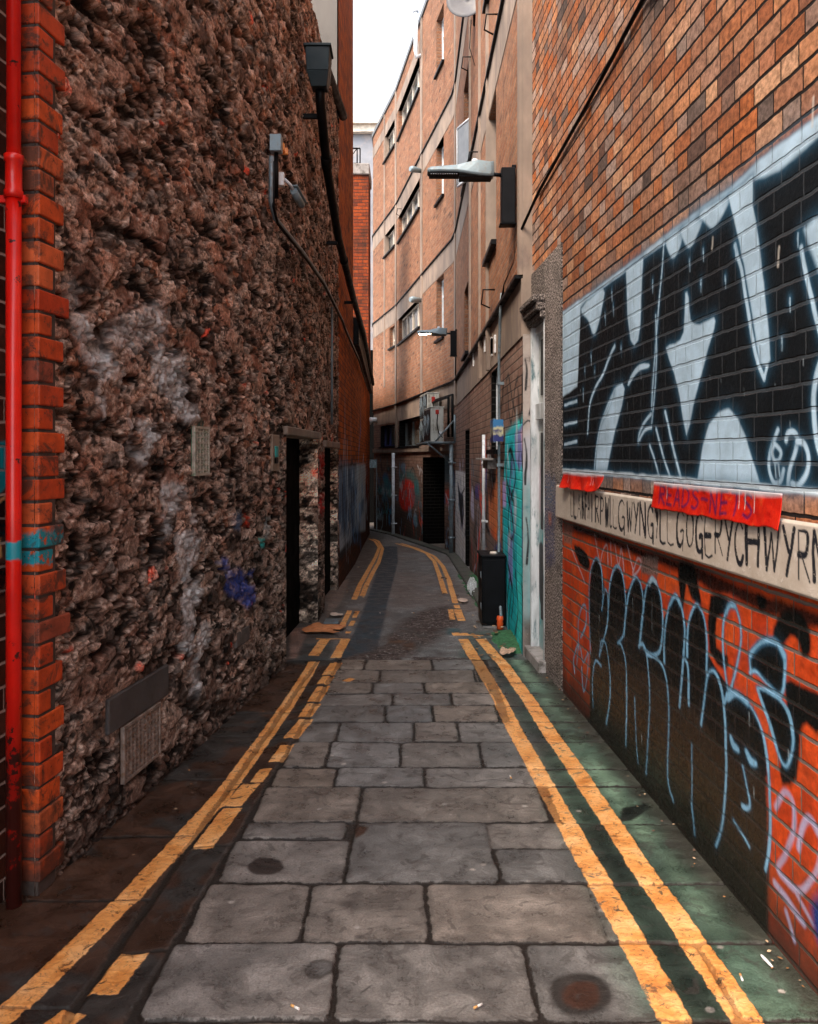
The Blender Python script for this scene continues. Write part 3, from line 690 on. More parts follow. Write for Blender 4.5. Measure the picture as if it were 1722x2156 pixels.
# torn red posters under the mural
def poster(name, label, s0, s1, z0, z1, curl, txt):
    N = NT(name + '_paint'); uv = N.n('ShaderNodeUVMap').outputs[0]; f = N.noise(uv, 18, 6, .65, .5)
    c = N.mix(N.mr(f, .3, .7), (.42, .006, .003), (.58, .02, .006)); c = N.mix(N.mr(f, .60, .74), c, (.62, .12, .03))
    c = N.mix(N.attr('paint', 'Alpha'), c, N.attr('paint')); N.bump(N.noise(uv, 9, 4), .6, .02); mt = N.fin(c, .38)
    def off(s, z):
        k = (s - s0) / (s1 - s0); e = (z1 - z) / (z1 - z0)
        return .049 + .012 * e * e * curl + (.003 if curl < 1.5 else .012) * np.sin(k * 19 + e * 2) * e + .006 * (fbm(s * 8, z * 12, 21) - .5)
    def pt(s, z):
        C = Canvas(RB, s, z)
        if txt:
            G = {'R': [[(0, 0), (0, 1), (.8, .9), (.7, .55), (0, .5), (.9, 0)]], 'E': [[(.8, 1), (0, 1), (0, 0), (.85, 0)], [(0, .5), (.7, .5)]], 'A': [[(0, 0), (.45, 1), (.9, 0)], [(.2, .35), (.7, .35)]],
                 'D': [[(0, 0), (0, 1), (.7, .85), (.8, .3), (.3, 0), (0, 0)]], 'S': [[(.85, .9), (.4, 1), (.05, .75), (.5, .55), (.9, .35), (.6, .02), (.05, .1)]], '-': [[(0, .5), (.9, .5)]], 'N': [[(0, 0), (0, 1), (.8, 0), (.8, 1)]], 'T': [[(0, 1), (1, 1)], [(.5, 1), (.45, 0)]]}
            for i, ch in enumerate(txt):
                t0 = s1 - (s1 - s0) * (.07 + i * .078); w = -(s1 - s0) * .058
                for st in G[ch]: C.stroke([(t0 + px * w, z0 + .025 + py * (z1 - z0) * .68) for px, py in st], .013, (.06, .008, .07), soft=.004, alpha=.85, raw=True, smooth=3 if ch in 'SD' else 0)
        C.stroke([(s0, z1), ((s0 + s1) / 2, z1 - .004), (s1, z1)], .022, (.5, .56, .6), soft=.012, alpha=.85, raw=True)
        for k in (.16, .22, .26, .86): C.stroke([(s0 + (s1 - s0) * k, z1), (s0 + (s1 - s0) * k, z1 - .07)], .004, (.6, .6, .6), raw=True)
        return C.rgba()
    S = lin((s0, s1, .006)); Z = np.linspace(z0, z1, 24)
    s, z = np.meshgrid(S, Z, indexing='ij'); o = off(s, z)
    k = (s - s0) / (s1 - s0)
    zz = z + (z1 - z) / (z1 - z0) * (.018 * (fbm(s * 14, s * 0, 5) - .5) + (.03 * sstep(.18, 0, k) if curl > 1.5 else 0))
    co = RB.xyz(s, zz, o); me = np_mesh(name, co.reshape(-1, 3), grid_quads(len(S), len(Z), flip=True), np.stack([s.ravel(), z.ravel()], -1))
    add_attr(me, 'paint', pt(s, z).reshape(-1, 4)); ob = link(name, me, mt)
    m = ob.modifiers.new('thickness', 'SOLIDIFY'); m.thickness = .002
    tag(ob, label, 'poster')
poster('torn_poster', 'long red painted poster strip with purple writing hanging over the place name', RBm.su(1648), RBm.su(1378), 1.498, 1.622, 1.0, 'READS-NETS')
poster('torn_poster', 'short red poster scrap curling off beside the stone door surround', RBm.su(1272), RBm.su(1187), 1.528, 1.636, 2.0, '')
# black cable across the brick
cs = [(1420, -60), (1361, 0), (1300, 115), (1240, 225), (1180, 330), (1137, 408)]
pts = [RB.P(RB.su(u), RB.zv(v, RB.su(u)), .02) for u, v in cs]
sb = OF.su(1098); pts += [OF.P(.05, 3.72, .02), OF.P(OF.su(1088), 3.55, .02), OF.P(OF.su(1068), 3.50, .025), OF.P(OF.su(1066), 3.3, .06)]
tag(MB().tube(pts, .013, 8).build('wall_cable', M['black_pipe']), 'black cable sagging diagonally across the upper orange brick wall', 'cable')

# ================================================================== brown brick building with concrete bands
BRB = [(0.0, (.27, .12, .07)), (.3, (.34, .155, .085)), (.6, (.28, .145, .09)), (.85, (.40, .20, .115)), (1.0, (.17, .09, .06))]
mat_of = brick_mat('brown_brick', BRB, (.20, .15, .12), bw=.225, hw=0.0, bh=.080, mj=.011, z0=.0, rough=.85, bump=.5, seed=7, soot_amt=.3, streak=.4, fine=.4)
mat_og = brick_mat('painted_over_brown_brick', [(0, (.30, .19, .15)), (.5, (.36, .24, .19)), (1, (.26, .15, .12))], (.12, .09, .08), bw=.225, hw=0.0, bh=.085, mj=.013, z0=.0, rough=.8, bump=.7, seed=9, soot_amt=.35, streak=.5, paint=(.08, .08, .08), dirtbase=(.6, .8, .7))
ofc = tag(empty('office_building', (0, 0, 0)), 'tall brown brick building with pale concrete bands curving round the bend of the alley', 'building')
u2s = OF.su
ROOF = 12.9; sEndO = OF.s[-1]
BANDS = [(2.80, 3.33), (5.86, 6.37), (8.93, 9.45)]
cA, cB, cC, cD = float(OF.s[1]), float(OF.s[3]), float(OF.s[4]), float(OF.s[5])
W = []      # upper windows: s0, s1, z0, z1, panes, frame, depth
def win(ua, ub, z0, z1, n, m='cream_frame', dep=.14): W.append((min(u2s(ua), u2s(ub)), max(u2s(ua), u2s(ub)), z0, z1, n, M[m], dep))
for z0, z1 in ((11.27, 12.15), (8.18, 8.93), (5.10, 5.86)): win(841, 886, z0, z1, 4)
for z0, z1 in ((11.35, 12.15), (8.25, 8.93)): win(811, 834.5, z0, z1, 2)
win(822, 834.5, 5.15, 5.80, 1)
for z0, z1 in ((10.6, 11.9), (7.60, 8.93), (4.42, 5.84)): win(921.5, 937, z0, z1, 1, 'upvc', .16)
win(1031, 1050, 4.15, 5.84, 1, 'upvc', .18)
win(981, 990, 3.46, 4.62, 1, 'grey_metal', .2)
win(1031, 1050, 7.3, 8.9, 1, 'upvc', .18)
CAS = (u2s(994) - .02, u2s(994) + .95, 6.55, 8.6); W.append((u2s(994), u2s(980), 6.40, 8.2, 1, M['upvc'], .18))
# ground storey openings
G = []
def gopen(ua, ub, z0, z1, dep, n=0, m='upvc'): G.append((min(u2s(ua), u2s(ub)), max(u2s(ua), u2s(ub)), z0, z1, dep, n, M[m]))
gopen(1034, 1049, 1.82, 2.76, .12, 1, 'upvc')            # graffiti-side window
gopen(979.5, 988.5, -.35, 2.20, .35)                     # narrow doorway
gopen(890, 936, -.9, 1.72, 1.6)                          # dark yard entrance under the air conditioners
gopen(801, 834, 2.05, 2.75, .2, 3, 'blue_frame')         # blue windows
gopen(840, 886, 2.02, 2.80, .25, 3, 'grey_metal')
sLast = u2s(797)
brk = sorted(set([0.0, cA, cB, cC, cD, sEndO] + [float(OF.s[2])] + [w[0] for w in W] + [w[1] for w in W]))
def facade(name, mat, Sv, Zv, holes, **k):
    return wall_grid(name, OF, np.array(sorted(set(Sv))), np.array(sorted(set(Zv))), mat, ofc, holes=holes, smooth=False, **k)
zb = [3.33, 5.86, 6.37, 8.93, 9.45, ROOF] + [w[2] for w in W] + [w[3] for w in W]
def off_up(s, z): return np.where(s < 0, 0, .0) + 0 * s
facade('wall', mat_of, brk, [z for z in zb if z >= 3.33], [w[:4] for w in W], off=.03)
def paint_og(s, z):
    C = Canvas(OF, s, z, lambda x, y: (715.7 + x * .2734, 547.3 + y * .2734))
    TEAL = (.0, .34, .40); PUR = (.16, .13, .36)
    # teal section beside the door
    C.poly([(1275, 1330), (1440, 1200), (1440, 3300), (1275, 3300), (1250, 2000)], TEAL, soft=.05, alpha=.92)
    C.poly([(1365, 1250), (1395, 1230), (1400, 3300), (1360, 3300)], (.04, .62, .68), soft=.03, alpha=.9)
    C.poly([(1345, 1340), (1440, 1260), (1430, 1560), (1380, 1640), (1350, 1520)], PUR, soft=.03, alpha=.9)
    C.poly([(1390, 1330), (1425, 1290), (1415, 1520)], (.40, .26, .34), soft=.03)
    C.poly([(1250, 1700), (1280, 1700), (1280, 1900), (1252, 1900)], (.30, .24, .5), soft=.02)
    C.poly([(1290, 2120), (1330, 2100), (1330, 2500), (1300, 2500)], (.17, .15, .4), soft=.04, alpha=.85)
    C.poly([(1400, 1900), (1440, 1900), (1440, 2300), (1400, 2300)], (.10, .10, .26), soft=.04, alpha=.7)
    K = (.004, .008, .010)
    for p in ([(1280, 1560), (1310, 1460), (1340, 1560), (1350, 1700), (1320, 1800), (1285, 1700), (1280, 1560)], [(1300, 1900), (1320, 1830), (1345, 1900), (1350, 2050), (1320, 2150), (1295, 2050), (1300, 1900)],
              [(1420, 1300), (1440, 1450), (1415, 1600), (1400, 1500)], [(1270, 1500), (1290, 1800), (1330, 2000), (1340, 2300)], [(1430, 1800), (1410, 2000), (1440, 2200)], [(1280, 2300), (1320, 2500), (1300, 2800), (1340, 3000)],
              [(1350, 2400), (1370, 2700), (1345, 2900)], [(1400, 2500), (1425, 2700), (1400, 3000)], [(1290, 2600), (1310, 2450), (1335, 2600), (1320, 2750)]):
        C.stroke(p, .045, K, soft=.012)
    # tags above it
    for p in ([(1290, 980), (1300, 1150), (1320, 1250), (1345, 1000), (1370, 900)], [(1370, 1000), (1390, 1250), (1430, 900)], [(1400, 900), (1415, 1060), (1440, 880)], [(1230, 1000), (1240, 1150), (1260, 930)],
              [(1280, 930), (1300, 900), (1330, 1100), (1350, 1180)], [(1390, 1180), (1430, 1130)]):
        C.stroke(p, .05, (.012, .012, .014), soft=.015, alpha=.9)
    # tags on the pale brick further along
    C.poly([(1010, 1560), (1140, 1500), (1240, 1700), (1240, 2400), (1000, 2300)], (.10, .10, .11), soft=.2, alpha=.35)
    R = (.62, .035, .012)
    for p in ([(1095, 1600), (1120, 1570), (1115, 1660), (1100, 1700)], [(1085, 1830), (1115, 1820), (1120, 1900), (1100, 1960), (1085, 1900)], [(1085, 2020), (1070, 2150), (1060, 2300)]):
        C.stroke(p, .10, R, soft=.03)
    C.poly([(1160, 2090), (1240, 1990), (1240, 2150), (1200, 2160)], (.62, .09, .02), soft=.05); C.poly([(1140, 1760), (1250, 1700), (1250, 2100), (1150, 2060)], (.50, .14, .05), soft=.08, alpha=.85)
    C.poly([(1200, 2200), (1240, 2180), (1235, 2280), (1205, 2300)], (.03, .05, .25), soft=.03)
    for p in ([(1022, 1600), (1025, 1750), (1030, 1900)], [(1010, 1690), (1040, 1800), (1050, 1660)], [(1060, 1690), (1065, 1850)], [(1035, 2080), (1050, 2020), (1062, 2100), (1050, 2200), (1035, 2080)], [(1160, 1600), (1180, 1700), (1230, 1620)], [(1120, 2040), (1150, 2100)]):
        C.stroke(p, .07, (.012, .010, .016), soft=.02)
    C.poly([(1040, 1740), (1075, 1730), (1075, 1830), (1045, 1850)], (.04, .04, .22), soft=.05, alpha=.7)
    C.poly([(1085, 2200), (1120, 2180), (1140, 2300), (1100, 2350)], (.45, .46, .45), soft=.05, alpha=.7)
    # white panel with a black figure
    C.poly([(888, 1620), (968, 1635), (968, 2700), (888, 2500)], (.50, .50, .66), soft=.02)
    C.poly([(905, 1700), (925, 1790), (948, 1810), (955, 1960), (945, 2060), (930, 2010), (915, 1880)], (.012, .012, .02), soft=.03)
    C.stroke([(940, 2000), (948, 2120), (945, 2300)], .05, (.012, .012, .02)); C.stroke([(925, 1830), (960, 1760)], .05, (.012, .012, .02))
    # under the air conditioners and round the bend
    for (x, y, r, c) in ((350, 1680, 22, (.03, .12, .30)), (365, 1740, 30, (.04, .16, .22)), (330, 1760, 24, (.12, .16, .2)), (380, 1800, 20, (.1, .2, .22)), (340, 1840, 20, (.05, .14, .2))):
        C.poly([(x - r, y), (x - r * .4, y - r * 1.6), (x + r * .7, y - r * 1.2), (x + r, y + r * .5), (x, y + r * 1.6)], c, soft=.1, alpha=.8, smooth=3)
    C.poly([(455, 1790), (480, 1700), (520, 1690), (560, 1720), (580, 1800), (560, 1900), (500, 1930), (460, 1880)], (.60, .02, .010), soft=.06, smooth=3)
    C.poly([(455, 1640), (540, 1620), (600, 1700), (560, 1690), (500, 1680), (460, 1740)], (.03, .14, .15), soft=.15, alpha=.8)
    C.stroke([(500, 1720), (505, 1900)], .06, (.4, .12, .1), alpha=.6)
    C.stroke([(540, 1640), (560, 1600), (580, 1660), (570, 1780)], .05, (.01, .01, .012)); C.poly([(540, 1750), (620, 1760), (620, 1900), (560, 1880)], (.05, .12, .14), soft=.12, alpha=.6)
    C.poly([(800, 1500), (870, 1480), (875, 1700), (800, 1720)], (.02, .07, .09), soft=.1, alpha=.8)
    C.poly([(810, 1780), (865, 1750), (868, 1870), (820, 1890)], (.45, .05, .025), soft=.05, alpha=.9)
    C.stroke([(815, 1800), (840, 1860), (860, 1780)], .05, (.4, .4, .45))
    for p in ([(755, 1790), (760, 1950), (775, 2010), (795, 1950), (798, 1800)], [(700, 2000), (730, 1900), (735, 1820)], [(640, 1900), (660, 2000), (690, 1980)]):
        C.stroke(p, .06, (.28, .40, .52), soft=.02)
    C.poly([(755, 1790), (798, 1800), (795, 1960), (770, 2000)], (.04, .10, .20), soft=.04, alpha=.8)
    K2 = [(.006, .008, .012)] * 3 + [(.02, .30, .36), (.16, .13, .40), (.35, .45, .5)]
    scribble(C, .15, 1.7, .35, 2.0, 16, K2, .030, 3, 3, .12, .22)
    scribble(C, 1.9, 4.6, .3, 1.9, 26, [(.008, .008, .012)] * 3 + [(.55, .04, .015), (.5, .12, .03), (.4, .42, .45), (.05, .06, .25)], .035, 5, 5, .25, .22)
    scribble(C, 4.6, 9.0, .0, 1.7, 26, [(.008, .008, .012)] * 3 + [(.40, .05, .03), (.35, .36, .5), (.04, .12, .2)], .04, 7, 3, .4, .25)
    scribble(C, 10.0, 13.2, .2, 1.3, 22, [(.25, .36, .48), (.03, .10, .22), (.45, .06, .03), (.008, .01, .014), (.02, .16, .18)], .045, 11, 5, .35, .25)
    scribble(C, 13.6, 17.9, -.3, 1.5, 30, [(.008, .01, .014), (.50, .05, .02), (.03, .16, .18), (.10, .2, .3), (.4, .4, .42)], .05, 13, 5, .4, .25)
    scribble(C, 18.3, 21.0, -.4, 1.3, 34, [(.04, .18, .38), (.03, .20, .22), (.25, .35, .4), (.008, .01, .014)], .05, 17, 9, .3, .2)
    C.rgb = np.clip(C.rgb * np.where(C.rgb.max(-1, keepdims=True) > .04, 1.7, 1.0), 0, .8)
    return C.rgba()
SG = np.array(sorted(set(np.concatenate([grow(0, float(OF.s[1]), .02, .06), np.linspace(float(OF.s[1]), cD, 220), [sEndO]]).tolist() + [g[0] for g in G] + [g[1] for g in G])))
ZG = np.array(sorted(set(np.linspace(-1.6, 2.80, 150).tolist() + [g[2] for g in G if g[2] > -1.5] + [g[3] for g in G])))
wall_grid('wall', OF, SG, ZG, mat_og, ofc, holes=[g[:4] for g in G], attrs={'paint': paint_og}, smooth=False, off=0.0)
# end face of the building towards the camera, beside the orange brick
e = MB(); e.box(1.0005, 1.35, 7.19, 7.199, -.2, ROOF); e.build('end_wall', M['concrete'], ofc)
EF = Path([(1.0, 7.186), (1.12, 7.187)], -1)
def paint_ef(s, z):
    C = Canvas(EF, s, z); K = (.012, .012, .014)
    C.poly([(-.01, .3), (.13, .3), (.13, 1.5), (-.01, 1.6)], (.10, .34, .38), soft=.15, alpha=.7, raw=True); C.poly([(0, 1.5), (.12, 1.55), (.12, 2.0), (0, 1.9)], (.40, .42, .48), soft=.1, alpha=.8, raw=True); C.poly([(-.01, .0), (.13, .0), (.13, .35), (-.01, .3)], (.03, .025, .02), soft=.1, alpha=.8, raw=True)
    for p in ([(.02, 2.6), (.035, 2.5), (.02, 2.33)], [(.08, 2.45), (.09, 2.25), (.06, 2.12)], [(.0, 2.02), (.05, 2.06), (.1, 2.02)], [(.01, 1.9), (.03, 1.75), (.02, 1.5)], [(.09, 1.7), (.08, 1.4)], [(.03, 1.2), (.05, 1.0), (.03, .8)], [(.09, 1.0), (.08, .6)]): C.stroke(p, .024, K, soft=.006, raw=True, vary=.4)
    return C.rgba()
wall_grid('end_wall', EF, lin((0, .12, .006)), lin((-.1, 2.82, .012)), flat_paint_mat('painted_end_render', (.36, .31, .28), damt=.8), ofc, attrs={'paint': paint_ef})
MB().pbox(OF, 0, .10, .0, .036, 3.33, ROOF - .1).build('end_wall', M['concrete'], ofc)
# solid core of the building, behind the openings
core = MB(); poly = [(1.9, 7.25)] + [tuple((OF.pos(s) - OF.nrm(s) * 1.75).tolist()) for s in OF.s[1:-1]] + [(.6, 35.9), (12, 35.9), (12, 7.25)]
core.hull([(x, y, -1.6) for x, y in poly], [(x, y, ROOF - .05) for x, y in poly]); core.build('roof_block', M['slate'], ofc)
rf = MB(); pl = [tuple((OF.pos(s) + OF.nrm(max(s - .01, 0)) * .0).tolist()) for s in OF.s] + [(12, 35.9), (12, 7.2)]
rf.hull([(x, y, ROOF) for x, y in pl], [(x, y, ROOF + .10) for x, y in pl]); rf.build('roof', M['slate'], ofc)
MB().pstrip(OF, 0, sEndO, .0, .07, ROOF + .003, ROOF + .13).build('parapet_coping', M['lead'], ofc)
for (z0, z1) in BANDS:
    o = .012 if z0 < 3 else .036
    b = MB().pstrip(OF, 0, sEndO, -.10, o, z0, z1).build('concrete_band', M['concrete'], ofc)
    MB().pstrip(OF, 0, sEndO, -.02, .070, z1 - .018, z1 + .014).build('drip_strip', M['black_metal'], ofc)
MB().pstrip(OF, u2s(886), sEndO - .1, -.1, .04, 12.15, 12.5).build('concrete_band', M['concrete'], ofc)
MB().pstrip(OF, u2s(950), sEndO - .1, -.1, .05, 1.86, 2.0).build('concrete_band', M['concrete'], ofc)
# upright concrete joints
for s, w, z0, z1 in ((float(OF.s[1]) + .02, .10, 2.8, ROOF), (cB, .11, 2.8, ROOF), (cC, .10, 2.0, ROOF), (u2s(812), .06, 4, ROOF), (u2s(1033), .06, 2.8, ROOF), (u2s(1016), .05, 2.8, ROOF), (u2s(995), .07, 3.3, ROOF)):
    MB().pbox(OF, s - w, s + w, -.1, .058, z0, z1 - .004).build('concrete_joint', M['concrete'], ofc)
# windows: reveal, frame with mullions, pane, sill
def window(par, path, s0, s1, z0, z1, n, fm, dep, glass, sill=True, off=.03):
    wd = empty('window', tuple(path.P((s0 + s1) / 2, z0))); wd.parent = par
    loc = wd.location.copy()
    def bb(mb, name, mat, **k):
        o = mb.build(name, mat, wd, **k); o.location = -loc; return o
    rv = MB(); t = .012
    rv.pbox(path, s0 - .2, s0, -dep - .05, off - .004, z0, z1).pbox(path, s1, s1 + .2, -dep - .05, off - .004, z0, z1)
    rv.pbox(path, s0 - .2, s1 + .2, -dep - .05, off - .004, z1, z1 + .1).pbox(path, s0 - .2, s1 + .2, -dep - .05, off - .004, z0 - .1, z0)
    bb(rv, 'reveal', mat_of if off > .01 else mat_og)
    fr = MB(); fw = .05
    fr.pbox(path, s0 + .002, s0 + fw, -dep, -dep + .06, z0, z1).pbox(path, s1 - fw, s1 - .002, -dep, -dep + .06, z0, z1)
    fr.pbox(path, s0 + fw, s1 - fw, -dep, -dep + .058, z0 + .001, z0 + fw).pbox(path, s0 + fw, s1 - fw, -dep, -dep + .058, z1 - fw, z1 - .001)
    for k in range(1, n):
        c = s0 + (s1 - s0) * k / n; fr.pbox(path, c - .03, c + .03, -dep, -dep + .055, z0 + fw, z1 - fw)
    if n == 1: fr.pbox(path, s0 + fw, s1 - fw, -dep, -dep + .05, z1 - .42, z1 - .37)
    bb(fr, 'frame', fm)
    bb(MB().pbox(path, s0, s1, -dep - .03, -dep + .02, z0, z1), 'pane', glass)
    if sill: bb(MB().pbox(path, s0 - .05, s1 + .05, -dep, off + .06, z0 - .05, z0 + .004), 'sill', M['black_metal'])
for (s0, s1, z0, z1, n, fm, dep) in W: window(ofc, OF, s0, s1, z0, z1, n, fm, dep, M['glass'])
for (s0, s1, z0, z1, dep, n, fm) in G:
    if n: window(ofc, OF, s0, s1, z0, z1, n, fm, dep, M['dark_glass'] if fm.name.startswith('blue') else M['glass'], off=0.0)
    else:
        rv = MB(); rv.pbox(OF, s0 - .25, s0, -dep, -.002, z0 - .3, z1).pbox(OF, s1, s1 + .25, -dep, -.002, z0 - .3, z1).pbox(OF, s0 - .25, s1 + .25, -dep, -.002, z1, z1 + .15)
        rv.build('doorway_reveal', mat_og, ofc)
        MB().pbox(OF, s0 - .25, s1 + .25, -dep - .05, -dep, z0 - .3, z1 + .15).build('door', M['black_metal'], ofc)
# casement standing open over the alley
s0 = u2s(994); hp = OF.P(s0, 0, .04); zt, zo = 7.09, 6.15; dx, dy = -.17, .42
sash = empty('open_casement', (hp.x, hp.y, 0)); sash.parent = ofc
def quadbar(mb, a, b, r=.022): mb.tube([a, b], r, 4)
sb = MB(); A = Vector((0, 0, zo)); B = Vector((dx, dy, zo)); Cc = Vector((dx, dy, zt)); D = Vector((0, 0, zt))
for a, b in ((A, B), (B, Cc), (Cc, D), (D, A)): quadbar(sb, a, b)
sb.build('frame', M['upvc'], sash)
n_ = Vector((dy, -dx, 0)).normalized() * .006
gl = MB(); gl.hull([A - n_, B - n_, B + n_, A + n_], [D - n_, Cc - n_, Cc + n_, D + n_]); gl.build('pane', M['glass'], sash)
# small iron hooks and brackets on the bands
for (u, v) in ((996, 120), (1012, 320), (1055, 30), (1047, 610), (848, 440)):
    s = u2s(u); z = OF.zv(v, s)
    MB().tube([OF.P(s, z, .02), OF.P(s, z, .16), OF.P(s + .02, z - .16, .18), OF.P(s + .04, z - .2, .08)], .010, 6).build('wall_hook', M['black_pipe'], ofc)
for (u, v, w) in ((1130 * .2734 + 715.7, 740, .05), (1040 * .2734 + 715.7, 770, .05), (1185 * .2734 + 715.7, 745, .04), (1210 * .2734 + 715.7, 742, .04), (1185 * .2734 + 715.7, 748, .04)):
    s = u2s(u); z = OF.zv(v, s)
    MB().pbox(OF, s, s + .10, .012, .030, z, z + .20).build('fixing_plate', M['white_paint'], ofc)

def attach(mbs, name, label, cat, group=None, loc=(0, 0, 0)):
    """a thing made of parts: mbs = [(part name, MB, material, bevel)]"""
    e = empty(name, loc); tag(e, label, cat, group)
    for pn, mb, mt, bv in mbs:
        mb.build(pn, mt, e, bevel=bv)
    return e
# ------------------------------------------------ street lamps
def street_lamp(base, L, label, lit):
    """LED street light on a black bracket box; base = wall point, level arm reaching out over the alley (-X)"""
    e = tag(empty('street_lamp', base), label, 'street lamp', 'street lamps bracketed off the brown building')
    b = MB(); b.box(-.135, -.010, -.055, .055, -.50, 0); b.box(-.15, .0, -.065, .065, -.515, -.501); b.box(-.04, .0, -.035, .035, .001, .03)
    b.build('bracket_box', M['black_metal'], e, bevel=.006)
    MB().tube([(-.12, 0, -.055), (-.215, 0, -.048)], .018, 10).build('arm', M['black_metal'], e)
    h = MB(); x0 = -.20; prof = [(0, .050, .062, -.075), (.04, .080, .050, -.085), (.16, .10, .062, -.085), (.28, .105, .040, -.070), (.38, .10, .018, -.055), (.58, .095, .006, -.050), (.66, .085, .002, -.050), (.69, .06, -.008, -.044)]
    rings = []
    for t, w, zt_, zb_ in prof:
        x = x0 - t * L / .69; rings.append([(x, -w, zb_ + .02), (x, -w * .9, zb_), (x, w * .9, zb_), (x, w, zb_ + .02), (x, w * .7, zt_), (x, -w * .7, zt_)])
    bI = len(h.v)
    for r in rings: h.v += [Vector(p) for p in r]
    for i in range(len(rings) - 1):
        for k in range(6):
            k2 = (k + 1) % 6; h.f.append([bI + i * 6 + k, bI + i * 6 + k2, bI + (i + 1) * 6 + k2, bI + (i + 1) * 6 + k]); h.sm.append(False)
    h.f.append([bI + k for k in range(6)][::-1]); h.f.append([bI + (len(rings) - 1) * 6 + k for k in range(6)]); h.sm += [False, False]
    h.build('lamp_head', M['lamp_grey'], e, bevel=.006, seg=2)
    xa, xb = x0 - .36 * L / .69, x0 - .67 * L / .69
    MB().box(xb, xa, -.078, .078, -.064, -.054).build('led_panel', M['black_metal'], e)
    MB().box(xa, x0 - .02, -.075, .075, -.094, -.082).build('gear_cover', M['black_metal'], e, bevel=.004)
    ld = MB()
    for k in range(12):
        x = xb + .012 + (xa - xb - .02) * k / 12; ld.box(x, x + .011, -.074, -.062, -.069, -.0645)
    ld.build('led_row', M['led_on'] if lit else M['upvc'], e)
    if lit:
        for x in (xb + .05, xb + .14): MB().hull([(x + .035 * math.cos(a), .03 * math.sin(a), -.074) for a in np.linspace(0, 5.5, 10)], [(x + .035 * math.cos(a), .03 * math.sin(a), -.065) for a in np.linspace(0, 5.5, 10)]).build('led_lens', M['led_on'], e)
    MB().tube([(x0 - .17, 0, .05), (x0 - .17, 0, .085), (x0 - .17, 0, .09)], [.028, .028, .02], 14).build('light_sensor', M['upvc'], e)
    return e
N = NT('lit_led'); N.b.inputs['Emission Color'].default_value = (1, .82, .58, 1); N.b.inputs['Emission Strength'].default_value = 14; M['led_on'] = N.fin((1, .9, .8), .4)
p = OF.P(.17, 0, .0); street_lamp((.965, 7.40, EH + (HY - 356) / F * 7.4), .60, 'large unlit grey street lamp on a black bracket box beside the pale end wall', False)
s = float(OF.s[1]) - .35; q = OF.P(s, 0, .03)
street_lamp((q.x - .0, q.y, EH + (HY - 697) / F * q.y), .60, 'smaller lit street lamp farther down the alley under the tall narrow window', True)
tag(MB().tube([(q.x - .03, q.y - .02, EH + (HY - 752) / F * q.y), (q.x - .03, q.y + .05, EH + (HY - 785) / F * q.y), (q.x - .01, q.y + .2, EH + (HY - 800) / F * q.y)], .012, 6).build('lamp_cable', M['black_pipe']), 'thin cable hanging below the lit street lamp', 'cable')
# ------------------------------------------------ satellite dish
dpos = Vector((.86, 12.0, 8.44)); e = tag(empty('satellite_dish', dpos), 'grey satellite dish fixed high on the brown brick wall', 'satellite dish')
ds = MB(); n = 28; m = 5; ax = Vector((-.25, -.95, .10)).normalized(); ua = ax.orthogonal().normalized(); ub = ax.cross(ua)
for i in range(m + 1):
    r = .31 * i / m
    for k in range(n):
        w = 2 * math.pi * k / n; ds.v.append(ua * math.cos(w) * r + ub * math.sin(w) * r + ax * (.55 * r * r))
for i in range(m):
    for k in range(n):
        k2 = (k + 1) % n; ds.f.append([i * n + k, i * n + k2, (i + 1) * n + k2, (i + 1) * n + k]); ds.sm.append(True)
o = ds.build('reflector', simple('dish_grey', (.11, .115, .13), .6), e); md = o.modifiers.new('t', 'SOLIDIFY'); md.thickness = .008
MB().tube([ub * -.30 + ax * .03, ax * .34 + ub * -.14], .012, 8).tube([ax * .34 + ub * -.14, ax * .42 + ub * -.10], .03, 10).build('feed_arm', M['black_pipe'], e)
MB().tube([(0, 0, 0), (.10, .06, -.02), (.10, .06, -.34), (.14, .06, -.36)], .022, 8).tube([(.02, .02, .1), (.14, .05, .12)], .018, 8).build('mounting_bracket', M['black_pipe'], e)
cb = [dpos + Vector((.05, 0, -.3)), dpos + Vector((.03, .02, -.7)), dpos + Vector((.12, .02, -1.0)), dpos + Vector((.22, .05, -.8)), dpos + Vector((.25, .1, -.3))]
MB().tube([c - dpos for c in cb], .007, 6).build('cable', M['black_pipe'], e)
# ------------------------------------------------ pipes and vents on the brown building
def pipe(name, label, cat, path, s, z0, z1, r, mat, off=.06, clips=2, group=None):
    ms = [('pipe', MB().tube([path.P(s, z0, off), path.P(s, z1, off)], r, 12), mat, 0)]
    for k in range(clips):
        z = z0 + (z1 - z0) * (k + .5) / clips; cl = MB(); cl.tube([path.P(s, z - .02, off), path.P(s, z + .02, off)], r * 1.35, 12); cl.pbox(path, s - .015, s + .015, 0, off, z - .012, z + .012)
        ms.append(('clip', cl, mat, 0))
    return attach(ms, name, label, cat, group)
pipe('drainpipe', 'pale grey drainpipe on the dark graffiti brick round the bend, left of the air conditioners', 'drainpipe', OF, cC + .02, -.75, 1.84, .05, M['upvc'], .12, 3)
pipe('drainpipe', 'grey drainpipe at the corner right of the dark yard entrance', 'drainpipe', OF, float(OF.s[1]) + .25, -.35, 2.0, .045, M['grey_metal'], .10, 3)
pipe('drainpipe', 'white drainpipe beside the red sprayed marks on the pale brick', 'drainpipe', OF, u2s(1026.5), .55, 2.02, .022, M['upvc'], .05, 2)
pts = [OF.P(cB + .05, 12.0, .02), OF.P(cB + .05, 11.95, .16), OF.P(cB + .05, 12.1, .18), OF.P(cB + .05, 13.1, .18)]
